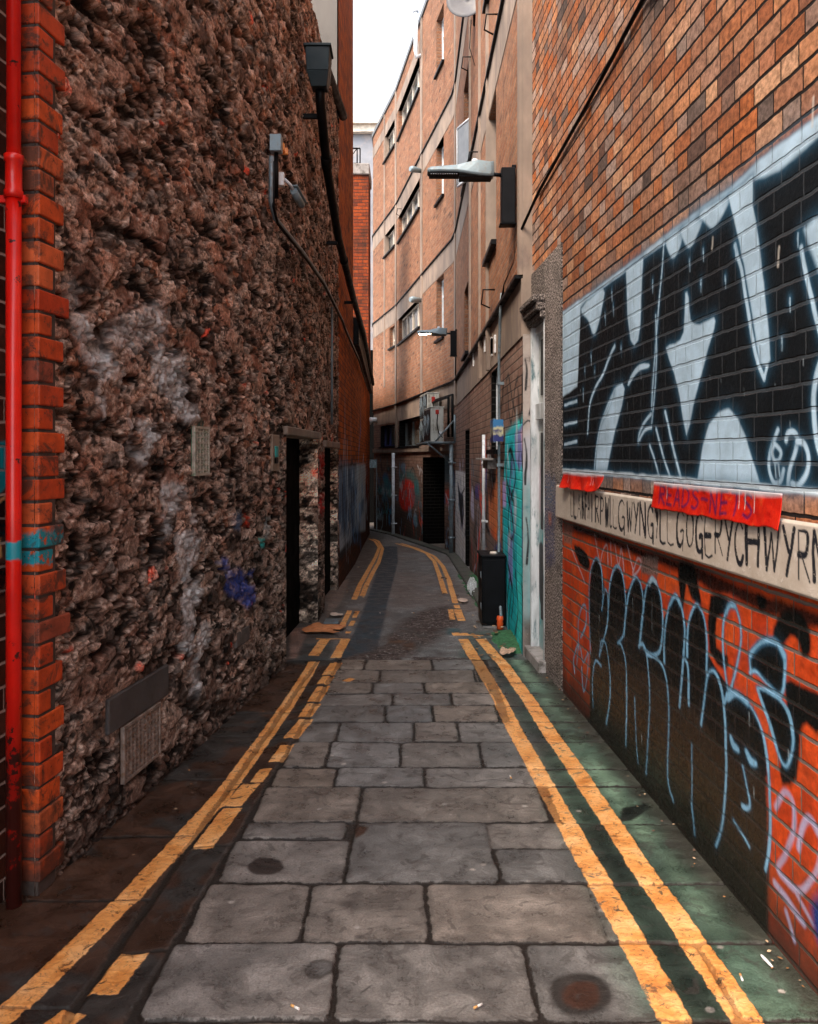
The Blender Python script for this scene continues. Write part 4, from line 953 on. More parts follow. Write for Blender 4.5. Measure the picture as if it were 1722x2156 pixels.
tag(MB().tube(pts, [.05, .055, .055, .055], 12).tube([pts[-1] - Vector((0, 0, .02)), pts[-1] + Vector((0, 0, .05))], .075, 12).build('vent_pipe', M['upvc']), 'white elbowed vent pipe rising past the roof edge of the brown building', 'pipe')
for (s, z, lb) in ((cB, 9.02, 'upper grey hooded wall vent on the concrete joint of the brown building'), (cB, 5.72, 'lower grey hooded wall vent on the concrete joint of the brown building')):
    p0 = OF.P(s, z, .05); p1 = OF.P(s - .12, z - .01, .30)
    tag(MB().tube([p0, p1, p1 + (p1 - p0) * .25], [.055, .085, .06], 12).build('wall_vent', M['lamp_grey']), lb, 'vent')
p0 = OF.P(u2s(797), 3.0, .0); p1 = Vector((p0.x + .12, p0.y - 1.0, p0.z))
tag(MB().tube([OF.P(u2s(797) + .3, 2.98, 0), OF.P(u2s(797) + .1, 2.98, .30)], .09, 12).tube([OF.P(u2s(797) + .1, 2.98, .27), OF.P(u2s(797) + .1, 2.86, .34)], .10, 12).build('wall_vent', M['upvc']), 'small white flue poking out beside the blue windows at the bend', 'vent')
# conduit with orange collar, running up the teal corner
sc_ = u2s(1060.5); zc0 = .05
cd_pts = [OF.P(u2s(1066), 3.42, .05), OF.P(u2s(1063), 3.2, .05), OF.P(sc_, 2.8, .05), OF.P(sc_, 1.2, .05), OF.P(sc_ + .0, .42, .055), (.945, 8.22, .18)]
e = attach([('conduit', MB().tube([(cd_pts[0]), cd_pts[1], cd_pts[2], cd_pts[3], cd_pts[4], (.925, 8.24, .15), (.915, 8.24, .05)], .016, 10), M['grey_metal'], 0),
            ('collar', MB().tube([(.915, 8.24, .14), (.915, 8.24, .10), (.915, 8.24, .09), (.915, 8.24, .06), (.915, 8.24, .05), (.915, 8.24, .01)], [.030, .034, .029, .034, .029, .033], 14), M['orange_plastic'], 0),
            ] + [('clip', MB().pbox(OF, sc_ - .03, sc_ + .03, .0, .075, z, z + .03), M['grey_metal'], 0) for z in (.6, 1.64, 2.5)],
           'cable_conduit', 'grey cable conduit ending in an orange collar beside the black cabinet', 'conduit')
# blue notice sign with defaced picture
N = NT('blue_sign_face'); uv = N.n('ShaderNodeUVMap').outputs[0]; sp_ = N.n('ShaderNodeSeparateXYZ', i0=uv)
f = N.m('ADD', N.m('MULTIPLY', sp_.outputs[1], 1.0), N.m('MULTIPLY', N.noise(uv, 7, 3), .35))
c = N.ramp(N.m('SUBTRACT', f, 1.92), [(.0, (.02, .16, .36)), (.18, (.012, .012, .12)), (.22, (.012, .012, .12)), (.26, (.55, .50, .28)), (.31, (.02, .15, .36)), (1, (.02, .17, .42))]); M['sign'] = N.fin(c, .3)
s0 = u2s(1063.5); s1 = s0 + .30
attach([('sign_face', MB().pbox(OF, s0 + .005, s1 - .005, .12, .126, 1.90, 2.13), M['sign'], 0), ('sign_back', MB().pbox(OF, s0, s1, .10, .1195, 1.89, 2.14), M['grey_metal'], 0),
        ('bracket', MB().pbox(OF, s0 + .1, s0 + .13, 0, .10, 1.95, 1.98).pbox(OF, s0 + .1, s0 + .13, 0, .10, 2.05, 2.08), M['grey_metal'], 0),
        ('sign_face', MB().hull([OF.P(s0 + .002, 1.9, .02), OF.P(s0 + .002, 1.9, .119), OF.P(s0 - .004, 1.9, .119), OF.P(s0 - .004, 1.9, .02)], [OF.P(s0 + .002, 2.13, .02), OF.P(s0 + .002, 2.13, .119), OF.P(s0 - .004, 2.13, .119), OF.P(s0 - .004, 2.13, .02)]), M['sign'], 0)],
       'notice_sign', 'blue and yellow notice sign by the grey conduit above the teal graffiti', 'sign')
# thin canopy slab
s0 = u2s(1040)
tag(MB().pbox(OF, u2s(1046), u2s(1030), .0, .17, 1.70, 1.725).pbox(OF, u2s(1046) + .06, u2s(1030) - .2, .0, .10, 1.60, 1.699).build('wall_shelf', M['concrete_grey'], bevel=.005), 'narrow grey slab shelf sticking out over the orange brick patch', 'shelf')
# ------------------------------------------------ black cabinet
e = attach([('body', MB().box(.742, .985, 8.34, 8.78, .02, .715), M['black_metal'], .006), ('top', MB().box(.730, .99, 8.325, 8.79, .7155, .74), M['black_metal'], .005),
            ('door', MB().box(.758, .970, 8.330, 8.3385, .06, .69), M['black_metal'], .002), ('plinth', MB().box(.75, .98, 8.35, 8.77, -.03, .0198), M['concrete_grey'], 0),
            ('hinge', MB().box(.735, .7415, 8.40, 8.44, .18, .24), M['grey_metal'], 0), ('hinge', MB().box(.735, .7415, 8.40, 8.44, .50, .56), M['grey_metal'], 0)],
           'utility_cabinet', 'black metal utility cabinet standing against the graffiti brick', 'cabinet')
tag(MB().tube([(.87, 8.45, .741), (.87, 8.45, .765)], [.045, .03], 12).build('crushed_can', M['cream_frame']), 'small pale lump of litter on top of the black cabinet', 'litter')
# ------------------------------------------------ air conditioners on their steel shelf
dW = (OF.pos(cB) - OF.pos(float(OF.s[2]))); ang = math.atan2(dW[1], dW[0])     # along the wall
def ac_unit(x, y, z, L, Dp, H, rows, label):
    e = tag(empty('air_conditioner', (x, y, z), ang - math.radians(3)), label, 'air conditioner', 'air conditioners on the steel shelf')
    # local x runs away down the alley, local y = outward (towards the alley)
    MB().box(0, L, -Dp, 0, 0, H).build('casing', M['white_ac'], e, bevel=.012)
    MB().box(-.01, L + .01, -Dp - .01, .01, H + .001, H + .02).build('lid', M['white_ac'], e, bevel=.004)
    cols = 2
    for i in range(cols):
        for j in range(rows):
            cx_ = L * (.27 + .46 * i); cz = H * (j + .5) / rows; R = min(L / cols, H / rows) * .44
            g = MB(); g.hull([(cx_ - L * .20, .002, cz - H / rows * .46), (cx_ + L * .20, .002, cz - H / rows * .46), (cx_ + L * .20, .012, cz - H / rows * .46), (cx_ - L * .20, .012, cz - H / rows * .46)],
                             [(cx_ - L * .20, .002, cz + H / rows * .46), (cx_ + L * .20, .002, cz + H / rows * .46), (cx_ + L * .20, .012, cz + H / rows * .46), (cx_ - L * .20, .012, cz + H / rows * .46)])
            f_ = g.build('fan_panel', M['blackfan'], e)
            d = MB(); nn = 20
            for q_, r0 in enumerate(np.linspace(.25, 1, 5)):
                d.tube([(cx_ + R * r0 * math.cos(a), .03, cz + R * r0 * math.sin(a)) for a in np.linspace(0, 2 * math.pi, nn + 1)], .006, 5, False)
            for a in np.linspace(0, math.pi, 7)[:-1]: d.tube([(cx_ - R * math.cos(a), .033, cz - R * math.sin(a)), (cx_ + R * math.cos(a), .033, cz + R * math.sin(a))], .005, 5)
            d.build('fan_guard', M['grey_metal'], e)
            MB().tube([(cx_, .014, cz), (cx_, .045, cz)], R * .22, 12).build('fan_hub', M['grey_metal'], e)
    MB().box(-.035, -.001, -Dp * .62, -Dp * .35, H * .80, H * .93).build('isolator_box', M['red_plastic'], e, bevel=.01)
    MB().tube([(-.04, -Dp * .5, H * .80), (-.05, -Dp * .45, H * .5), (-.05, -Dp * .6, H * .25), (-.02, -Dp * .9, H * .12)], .010, 8).build('cable', M['black_pipe'], e)
    MB().box(-.004, -.0005, -Dp * .85, -Dp * .62, H * .12, H * .3).build('rating_label', M['upvc'], e)
ax0 = Vector((.46, 17.25)); zsh = 2.05
ac_unit(.46, 17.2, zsh, 1.0, .27, .72, 1, 'front low air conditioner with two fans and a red isolator on the steel shelf')
ac_unit(.42, 18.55, zsh, 1.25, .27, 1.12, 2, 'taller air conditioner with stacked fans behind the low one')
br = MB()
Y0, Y1 = 17.05, 20.2
def RX(x, y0=17.2): return x
p = [Vector((.40, 17.10, zsh - .02)), Vector((.955, 17.10, zsh - .02)), Vector((.955, 17.10, zsh + .56)), Vector((.20, 19.6, zsh - .02)), Vector((.48, 19.8, zsh - .02))]
br.tube([p[0], p[1]], .03, 4).tube([p[1], p[2]], .03, 4).tube([p[0] + Vector((.15, 0, .02)), p[2] - Vector((.02, 0, .12))], .022, 4)
br.tube([p[0], p[3]], .03, 4).tube([p[3], p[4]], .03, 4).tube([p[1] - Vector((.05, 0, 0)), Vector((.55, 19.6, zsh - .02))], .03, 4)
for t in np.linspace(.1, .95, 6):
    a = p[0].lerp(p[3], t); b = p[1].lerp(Vector((.55, 19.6, zsh - .02)), t); br.tube([a, b], .018, 4)
br.tube([p[0] + Vector((0, 0, -.03)), Vector((.9, 17.5, zsh - .45))], .02, 4)
tag(br.build('steel_shelf', M['grey_metal']), 'galvanised steel shelf carrying the air conditioners on the corner', 'shelf')
dk = MB()
for (a, b) in (((.80, 17.45), 3.0), ((.88, 17.36), 3.05)): dk.tube([(a[0] + .04, a[1], zsh + .1), (a[0] + .04, a[1], b), (a[0] - .2, a[1] + .9, b - .03), (a[0] - .45, a[1] + 1.8, b - .06)], .028, 8)
tag(dk.build('refrigerant_pipes', M['black_pipe']), 'black lagged pipes looping above the air conditioners', 'pipe')
# small lit sign by the dark doorway at the far bend
s = u2s(790)
# ================================================================== rubble stone building on the left
stn = tag(empty('stone_building', (0, 0, 0)), 'dark rubble stone building with a brick corner and two black doorways on the left', 'building')
LY = LS.sY
D1 = (LY(6.87), LY(8.60), -1.0, 1.925); D2 = (LY(9.28), LY(10.98), -1.0, 1.85)
VENT_L = (LY(4.0), LY(4.415), .145, .425); SLAB_L = (LY(3.86), LY(4.53), .43, .60); VENT_G = (LY(4.883), LY(5.12), 1.63, 1.93); PLQ = (LY(6.46), LY(6.65), 1.63, 1.92)
def stones(s, z, seed=0):
    wx = s + .10 * (fbm(s * 4, z * 4, 31 + seed) - .5) + .04 * (fbm(s * 14, z * 14, 7) - .5); wz = z + .08 * (fbm(s * 4, z * 5, 37 + seed) - .5) + .03 * (fbm(s * 14, z * 14, 8) - .5)
    a1, a2, ida, ax_, ay_ = voro(wx / .25, wz / .125, 11 + seed, .95)
    b1, b2, idb, bx_, by_ = voro(wx / .115, wz / .055, 23 + seed, .95)
    sub = ida > .34
    e = np.where(sub, np.minimum(b2 - b1, (a2 - a1) * 2.0), a2 - a1)
    idn = np.where(sub, (idb * 7.31 + ida) % 1.0, ida)
    tx = np.where(sub, (wx / .115 - bx_) * .016, (wx / .27 - ax_) * .030); ty = np.where(sub, (wz / .055 - by_) * .016, (wz / .125 - ay_) * .026)
    r1 = (idn * 13.7) % 1; r2 = (idn * 29.3) % 1; r3 = (idn * 57.9) % 1
    round_ = sstep(.01, .15, e)
    rough = (fbm(s * 18, z * 26, 51, 5, .62) - .5); fine = (fbm(s * 70, z * 85, 61, 3, .6) - .5)
    rq = fbm(s * 5.5 + 3, z * 13, 71 + seed, 4, .55); web = 1 - np.abs(rq - .5) * 7; web = np.clip(web, 0, 1)
    lo = fbm(s * 9, z * 12, 57, 3, .5) - .5
    h = -.022 + round_ * (.010 + .026 * r1) + (r2 - .5) * tx * 1.5 + (r3 - .5) * ty * 1.5
    h = h + lo * .030 + rough * .016 * (.4 + .6 * round_) + fine * .005 + .006 * web
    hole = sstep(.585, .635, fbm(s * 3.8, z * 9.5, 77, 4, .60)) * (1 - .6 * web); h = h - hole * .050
    cap = .004 + .012 * fbm(s * 7, z * 9, 83, 3); h = np.where(h > cap, cap + (h - cap) * .18, h) * .78
    h = h + .0045 * np.clip(1 - np.abs(fbm(s * 13, z * 22, 87, 4, .6) - .5) * 12, 0, 1)
    st = (h, round_, idn, r2, rough + web * .12, hole); stones.web = web; return st
def damp(s, z, h):
    for (a, b, c, d), lv in (((-1, .10, -1, 9), -.006), (D1, .0), (D2, .0), (VENT_L, -.012), (SLAB_L, -.012), (VENT_G, -.012), (PLQ, -.01)):
        dx = np.maximum(np.maximum(a - s, s - b), 0); dz = np.maximum(np.maximum(c - z, z - d), 0); k = sstep(.0, .05, np.hypot(dx, dz)); h = h * k + lv * (1 - k)
    return h
STC = np.array([(.19, .105, .075), (.26, .165, .125), (.10, .065, .052), (.30, .215, .175), (.060, .044, .038), (.25, .125, .075), (.17, .14, .125), (.38, .29, .245)])
def stone_col(s, z, st):
    h, rd, idn, r2, rough, hole = st
    c = STC[np.clip((idn * 8).astype(int), 0, 7)]
    low = sstep(2.1, .6, z + .5 * (fbm(s * 1.5, z * 1.5, 91) - .5))[..., None]
    g = c.mean(-1, keepdims=True); c = c * (1 - low * .55) + (g * np.array([.92, .86, .78])) * low * .55
    warm = sstep(.5, .7, fbm(s * 2.2, z * 3, 93))[..., None]; c = c * (1 + .25 * warm * np.array([1, .4, .1]))
    red = ((idn > .982) & (rd > .35) & (r2 > .35))[..., None]; c = np.where(red, np.array([.50, .075, .018]), c)
    c = c * (.72 + .9 * (rough[..., None] + .25))
    mf = sstep(.45, .65, fbm(s * 3, z * 4, 98, 3))[..., None]; mort = (1 - rd)[..., None] * .9; c = c * (1 - mort) + (np.array([.022, .016, .013]) * (1 - mf) + np.array([.17, .13, .105]) * mf) * mort
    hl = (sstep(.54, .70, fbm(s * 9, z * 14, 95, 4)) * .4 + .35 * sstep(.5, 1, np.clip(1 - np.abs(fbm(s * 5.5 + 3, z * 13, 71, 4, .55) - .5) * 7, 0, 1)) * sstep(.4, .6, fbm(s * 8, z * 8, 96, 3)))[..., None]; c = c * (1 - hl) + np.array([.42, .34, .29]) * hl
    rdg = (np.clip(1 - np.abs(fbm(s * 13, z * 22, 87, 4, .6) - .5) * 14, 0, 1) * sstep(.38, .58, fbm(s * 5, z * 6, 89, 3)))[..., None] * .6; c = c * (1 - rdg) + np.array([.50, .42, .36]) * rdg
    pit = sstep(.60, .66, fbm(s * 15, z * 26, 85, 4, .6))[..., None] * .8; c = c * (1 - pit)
    c = .15 * (np.clip(c, 0, 1) / .15) ** 1.35 * 1.05; c = c * .82 + c.mean(-1, keepdims=True) * .18; c = c * (1 - .92 * hole[..., None])  # holes also blackened in the colour, deepening their shade
    damp_ = sstep(.32, .0, z + .25 * (fbm(s * 4, z * 4, 97) - .5))[..., None]; c = c * (1 - .6 * damp_)
    return np.concatenate([np.clip(c, .004, 1), rd[..., None]], -1)
def paint_st(s, z):
    Z7 = lambda x, y: (x * .3912, 757.8 + y * .3912)
    C = Canvas(LS, s, z, Z7); Wt = (.68, .73, .76)
    Z6 = lambda x, y: (x * .3912, y * .3912)
    C.conv = Z6
    for p, a in (([(360, 1520), (420, 1560), (440, 1640), (400, 1660)], .7), ([(390, 1720), (460, 1700), (500, 1800), (560, 1850), (620, 1960), (660, 2040), (600, 2020), (500, 1960), (430, 1850)], .9), ([(600, 1750), (760, 1660), (900, 1650), (900, 1780), (800, 1850), (700, 1880), (620, 1850)], .6),
                 ([(820, 1900), (900, 1870), (1010, 1960), (1015, 2150), (960, 2200), (880, 2100), (830, 2050)], .8)):
        C.poly(p, Wt, soft=.05, alpha=a, smooth=3)
    C.conv = Z7
    for p, a in (([(480, 0), (560, 20), (580, 90), (540, 120)], .8), ([(520, 150), (560, 240), (560, 330), (540, 260)], .7), ([(690, 280), (720, 400), (740, 500), (705, 450)], .7), ([(740, 340), (800, 320), (850, 380), (820, 500), (770, 560), (740, 530), (790, 460)], .85), ([(950, 280), (1010, 240), (1080, 280), (1050, 330), (980, 320)], .8),
                 ([(880, 680), (990, 670), (1000, 760), (920, 820), (880, 760)], .85), ([(1020, 790), (1060, 800), (1060, 880), (1020, 860)], .7), ([(880, 830), (930, 900), (890, 960)], .6), ([(940, 950), (1060, 930), (1070, 1050), (1030, 1120), (1050, 1300), (1010, 1300), (960, 1100)], .75),
                 ([(990, 1240), (1060, 1200), (1090, 1260), (1040, 1340), (1050, 1420), (1000, 1440), (980, 1340)], .9), ([(980, 1440), (1040, 1480), (1030, 1580), (985, 1540)], .8), ([(1080, 1430), (1130, 1420), (1110, 1560), (1060, 1620)], .7), ([(1030, 1640), (1070, 1620), (1080, 1760), (1030, 1810)], .8)):
        C.poly(p, Wt, soft=.03, alpha=a, smooth=3)
    for p in ([(1180, 1090), (1240, 1140), (1220, 1060)], [(1220, 1150), (1300, 1120), (1340, 1190), (1320, 1290), (1260, 1280), (1210, 1240)], [(1290, 1240), (1370, 1220), (1360, 1330), (1300, 1320)], [(1340, 1150), (1380, 1130), (1370, 1170)]):
        C.poly(p, (.04, .08, .38), soft=.025, alpha=.9, smooth=2)
    C.poly([(1325, 830), (1355, 830), (1350, 900), (1325, 900)], (.55, .05, .02), soft=.01)
    C.poly([(1400, 960), (1425, 960), (1420, 1010), (1400, 1010)], (.03, .30, .28), soft=.01); C.poly([(1250, 830), (1300, 820), (1290, 910), (1255, 910)], (.12, .20, .35), soft=.03, alpha=.7); C.poly([(1430, 850), (1455, 840), (1450, 980), (1430, 960)], (.4, .45, .45), soft=.02, alpha=.8)
    C.poly([(320, 900), (262, 900), (262, 960), (320, 960)], (.01, .28, .34), soft=.02, alpha=.6)
    C.poly([(1075, 310), (1100, 310), (1110, 380), (1070, 380)], (.04, .12, .10), soft=.02)
    # red stain on the pier edge between the doorways
    P = lambda u, v: LS.sz(u, v)
    for (v0, v1) in ((955, 1005), (1040, 1085)): C.poly([P(671, v0), P(683, v0), P(682, v1), P(671, v1)], (.42, .012, .010), soft=.05, alpha=.95, raw=True)
    r = C.rgba(); r[..., 3] *= (.45 + .55 * sstep(.40, .50, fbm(s * 30, z * 30, 99, 3)))
    return r
N = NT('rubble_stone'); uv = N.n('ShaderNodeUVMap').outputs[0]; n1 = N.noise(uv, 55, 7, .72); n2 = N.noise(uv, 160, 4, .7)
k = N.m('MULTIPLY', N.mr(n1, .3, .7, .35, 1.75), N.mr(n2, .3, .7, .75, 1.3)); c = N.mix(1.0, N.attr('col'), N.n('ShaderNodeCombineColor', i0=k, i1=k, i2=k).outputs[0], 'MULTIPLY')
c = N.mix(N.m('MULTIPLY', N.attr('paint', 'Alpha'), N.mr(n1, .3, .55, .45, 1)), c, N.attr('paint'))
N.bump(N.m('ADD', n1, N.m('MULTIPLY', n2, .4)), 1.0, .012); M['stone'] = N.fin(c, N.mr(n1, .3, .7, .55, .9), spec=.2)
LTOP = 6.30
zz = lambda *a: np.array(sorted(set(a)))
SL = np.array(sorted(set(np.concatenate([grow(0, D1[0], .0065, .012), lin((D1[0], D1[1], .016)), lin((D1[1], D2[0], .014)), lin((D2[0], D2[1], .022)), lin((D2[1], LS.s[-1], .02))]).round(5).tolist())))
ZL = np.array(sorted(set(np.concatenate([lin((-.06, 1.85, .0085)), lin((1.85, 1.925, .0075)), lin((1.925, 4.2, .0095)), lin((4.2, LTOP, .015))]).round(5).tolist())))
sg, zg = np.meshgrid(SL, ZL, indexing='ij'); ST = stones(sg, zg)
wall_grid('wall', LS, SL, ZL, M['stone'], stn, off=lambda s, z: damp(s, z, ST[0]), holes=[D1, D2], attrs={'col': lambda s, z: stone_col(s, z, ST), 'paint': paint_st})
def stone_face(A, B, z0, z1, seed, amp=.6):
    """stone reveal between plan points A and B (facing the camera)"""
    L = math.hypot(B[0] - A[0], B[1] - A[1]); pa = Path([A, B], -1)
    S = lin((0, L, .014)); Z = lin((z0, z1, .014)); s, z = np.meshgrid(S, Z, indexing='ij'); st = stones(s * .6 + 3 * seed, z * .6 + seed, seed)
    return wall_grid('doorway_reveal', pa, S, Z, M['stone'], stn, off=lambda a, b: st[0] * amp, attrs={'col': lambda a, b: stone_col(a, b, st) * np.array([2.6, 2.7, 2.6, 1]), 'paint': lambda a, b: np.zeros(a.shape + (4,))})  # same stone coloured brighter here to lift the reveal out of shade
def inner(path, s, d): return tuple((path.pos(s) - path.nrm(s) * d).tolist())
def P2(path, s): return tuple(path.pos(s).tolist())
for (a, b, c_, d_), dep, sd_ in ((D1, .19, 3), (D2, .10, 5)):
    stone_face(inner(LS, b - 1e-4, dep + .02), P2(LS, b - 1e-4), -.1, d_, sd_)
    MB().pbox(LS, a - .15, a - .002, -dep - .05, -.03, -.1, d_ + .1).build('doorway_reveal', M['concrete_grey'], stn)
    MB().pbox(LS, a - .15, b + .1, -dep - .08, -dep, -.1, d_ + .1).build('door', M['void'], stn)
    MB().pbox(LS, a - .06, b + .05, -.35, .030, d_, d_ + .075).build('lintel', M['concrete'], stn, bevel=.008)
MB().pbox(LS, D2[0] + .01, D2[0] + .06, -.095, -.05, -.05, 1.85).build('door_frame', M['grey_metal'], stn)
MB().pbox(LS, 0.35, LS.s[-1] - .02, -1.6, -.45, -.5, LTOP - .02).build('roof_block', M['slate'], stn)
MB().pbox(LS, -.0, LS.s[-1] - .02, -1.7, .01, LTOP, LTOP + .05).build('roof', M['slate'], stn)
MB().tube([LS.P(0.0, LTOP + .03, .07), LS.P(LS.s[-1] - .05, LTOP + .03, .07)], .06, 10).build('gutter', M['black_pipe'], stn)
# brick corner
N = NT('orange_corner_brick'); uv = N.n('ShaderNodeUVMap').outputs[0]; g = N.t.nodes.new('ShaderNodeNewGeometry')
c = N.ramp(g.outputs['Random Per Island'], [(0, (.40, .035, .008)), (.35, (.56, .085, .015)), (.7, (.42, .05, .012)), (.85, (.60, .13, .04)), (1, (.22, .05, .03))])
f = N.noise(N.obj(), 14, 6, .65); k = N.mr(f, .3, .7, .7, 1.2); c = N.mix(1.0, c, N.n('ShaderNodeCombineColor', i0=k, i1=k, i2=k).outputs[0], 'MULTIPLY')
sx = N.n('ShaderNodeSeparateXYZ', i0=N.obj()); zz_ = N.m('ADD', sx.outputs[2], N.m('MULTIPLY', N.m('SUBTRACT', f, .5), .12))
teal = N.m('MULTIPLY', N.mr(zz_, 1.30, 1.315), N.mr(zz_, 1.47, 1.43)); teal = N.m('MULTIPLY', teal, N.mr(N.noise(N.obj(), 30, 5, .7), .40, .47)); c = N.mix(teal, c, (.01, .24, .30))
c = N.mix(N.mr(N.m('ADD', sx.outputs[2], N.m('MULTIPLY', f, .9)), .95, .45, 0, .85), c, (.045, .032, .025)); c = N.mix(N.mr(N.noise(N.obj(), 6, 8, .75, .6), .50, .60, 0, .85), c, (.05, .028, .02)); c = N.mix(N.mr(N.noise(N.obj(), 42, 5, .75), .60, .66, 0, .8), c, (.03, .02, .015))
N.bump(f, .3, .006); M['quoin'] = N.fin(c, .55, spec=.3)
qb = MB(); ch = .0957; random.seed(11)
for i in range(46):
    z = .04 + i * ch
    w = (.10 if i % 2 else .185) + random.uniform(-.008, .012); lw = (.17 if i % 2 else .085)
    if i % 7 == 3: w += .05
    qb.pbox(LS, random.uniform(.0, .004), w, -.16, .014 + random.uniform(-.003, .003), z, z + ch - .012)
qb.build('corner_brick', M['quoin'], stn, bevel=.006, seg=2)
MB().pbox(LS, .008, .13, -.16, .006, -.1, LTOP).build('corner_mortar', simple('sooty_mortar', (.06, .045, .038), .9, var=.5, scale=20, bump=.5), stn)
# iron ventilation grilles and the slab above one
def grille(name, b, nx, nz, mat, back, bar=.010):
    s0, s1, z0, z1 = b; g = empty(name, tuple(LS.P((s0 + s1) / 2, z0))); g.parent = stn; lc = -g.location.copy()
    m_ = MB(); m_.pbox(LS, s0, s0 + .014, -.01, .013, z0, z1).pbox(LS, s1 - .014, s1, -.01, .013, z0, z1).pbox(LS, s0 + .014, s1 - .014, -.01, .0125, z0, z0 + .014).pbox(LS, s0 + .014, s1 - .014, -.01, .0125, z1 - .014, z1)
    for k in range(1, nx): c_ = s0 + (s1 - s0) * k / nx; m_.pbox(LS, c_ - bar * .4, c_ + bar * .4, -.004, .010, z0 + .014, z1 - .014)
    for k in range(1, nz): c_ = z0 + (z1 - z0) * k / nz; m_.pbox(LS, s0 + .014, s1 - .014, -.005, .0085, c_ - bar * .3, c_ + bar * .3)
    o = m_.build('grating', mat, g); o.location = lc
    o = MB().pbox(LS, s0, s1, -.03, -.008, z0, z1).build('backing', back, g); o.location = lc
M['rusty'] = simple('rusty_iron', (.26, .21, .18), .7, .2, var=.4, scale=20, bump=.3, dirt=(.20, .10, .05))
M['green_glass'] = simple('green_painted_iron', (.015, .17, .09), .5, var=.4, scale=20)
M['pale_iron'] = simple('pale_painted_iron', (.40, .36, .30), .6, var=.3, scale=20, dirt=(.1, .2, .12))
grille('floor_vent', VENT_L, 10, 9, M['rusty'], M['void'], .016); grille('wall_grille', VENT_G, 5, 9, M['pale_iron'], M['green_glass'], .012)
MB().pbox(LS, SLAB_L[0], SLAB_L[1], -.02, .006, SLAB_L[2], SLAB_L[3]).build('vent_lintel', simple('grey_slate_slab', (.055, .052, .052), .75, var=.3, scale=7, bump=.4, dirt=(.04, .035, .03)), stn, bevel=.006)
MB().pbox(LS, LY(5.6), LY(5.9), -.02, .014, .42, .55).build('patch_slab', simple('dark_stone_patch', (.09, .08, .075), .8, var=.4, scale=9, bump=.6), stn, bevel=.02)
e = attach([('plate', MB().pbox(LS, PLQ[0], PLQ[1], -.02, .008, PLQ[2], PLQ[3]), simple('tan_plaque', (.27, .20, .15), .7, var=.3, scale=12, bump=.3), .004),
            ('teal_mark', MB().pbox(LS, PLQ[0] + .05, PLQ[0] + .13, .008, .018, 1.74, 1.83), simple('teal_paint', (.03, .33, .32), .5), .01), ('black_mark', MB().pbox(LS, PLQ[0] + .04, PLQ[0] + .12, .008, .020, 1.69, 1.738), M['black_metal'], .01)],
           'wall_plaque', 'tan plaque with a teal and black knob beside the first dark doorway', 'plaque')
# ------------------------------------------------ dark brick building at the near left edge, red drainpipe
NB = Path([(-2.05, -.5), (-1.612, 3.285)], -1)
mat_nb = brick_mat('dark_painted_brick', [(0, (.10, .03, .018)), (.4, (.045, .018, .014)), (.75, (.13, .045, .03)), (1, (.03, .015, .012))], (.42, .30, .25), bw=.225, hw=0.0, bh=.0957, mj=.010, z0=-.03, rough=.45, bump=.6, seed=12, soot_amt=.5, paint=(.30, .24, .22), mortar_paint=.4)
def paint_nb(s, z):
    C = Canvas(NB, s, z); e_ = NB.s[-1]; q = lambda u, v: (e_ - .13 + u * .0012 * 3, EH + (HY - v) / F * 3.2)
    C.poly([q(0, 935), q(48, 925), q(48, 1000), q(20, 1050), q(0, 1040)], (.01, .26, .33), soft=.008, raw=True)
    C.poly([q(0, 1150), q(25, 1140), q(28, 1175), q(0, 1180)], (.62, .33, .12), soft=.006, raw=True)
    C.poly([q(0, 1060), q(40, 1050), q(48, 1130), q(0, 1140)], (.006, .006, .008), soft=.006, raw=True); C.stroke([q(0, 1075), q(40, 1045)], .012, (.62, .36, .16), raw=True); C.stroke([q(0, 1280), q(45, 1225)], .010, (.62, .36, .2), raw=True)
    C.poly([q(-20, 1185), q(60, 1185), q(60, 1260), q(-20, 1260)], (.006, .006, .008), soft=.01, raw=True, alpha=.9)
    return C.rgba()
nb = tag(empty('dark_brick_building', (0, 0, 0)), 'sliver of dark brick building with pale mortar behind the red drainpipe', 'building')
wall_grid('wall', NB, lin((0, NB.s[-1] - .5, .5), (NB.s[-1] - .5, NB.s[-1], .008)), lin((-.1, 2.6, .01), (2.6, 8, .5)), mat_nb, nb, attrs={'paint': paint_nb}, smooth=False)
MB().pbox(NB, 0, NB.s[-1], -2.0, -.02, -.1, 8).build('roof_block', M['slate'], nb)
N = NT('gloss_red_paint'); p_ = N.obj(); f = N.noise(p_, 7, 5, .6); sx = N.n('ShaderNodeSeparateXYZ', i0=p_)
zz_ = N.m('ADD', sx.outputs[2], N.m('MULTIPLY', N.m('SUBTRACT', N.noise(p_, 22, 4), .5), .05))
c = N.mix(N.mr(f, .3, .7), (.55, .006, .003), (.72, .012, .005)); c = N.mix(N.m('MULTIPLY', N.mr(zz_, 1.34, 1.35), N.mr(zz_, 1.42, 1.41)), c, (.01, .25, .31))
ch_ = N.noise(p_, 16, 6, .7); c = N.mix(N.mr(N.m('ADD', ch_, N.mr(sx.outputs[2], .9, .3, 0, .22)), .62, .66), c, (.015, .008, .008)); c = N.mix(N.mr(sx.outputs[2], 1.0, .2, 0, .6), c, (.10, .015, .01)); N.bump(ch_, .15, .004)
M['red_gloss'] = N.fin(c, .28)
px, py = -1.552, 3.215
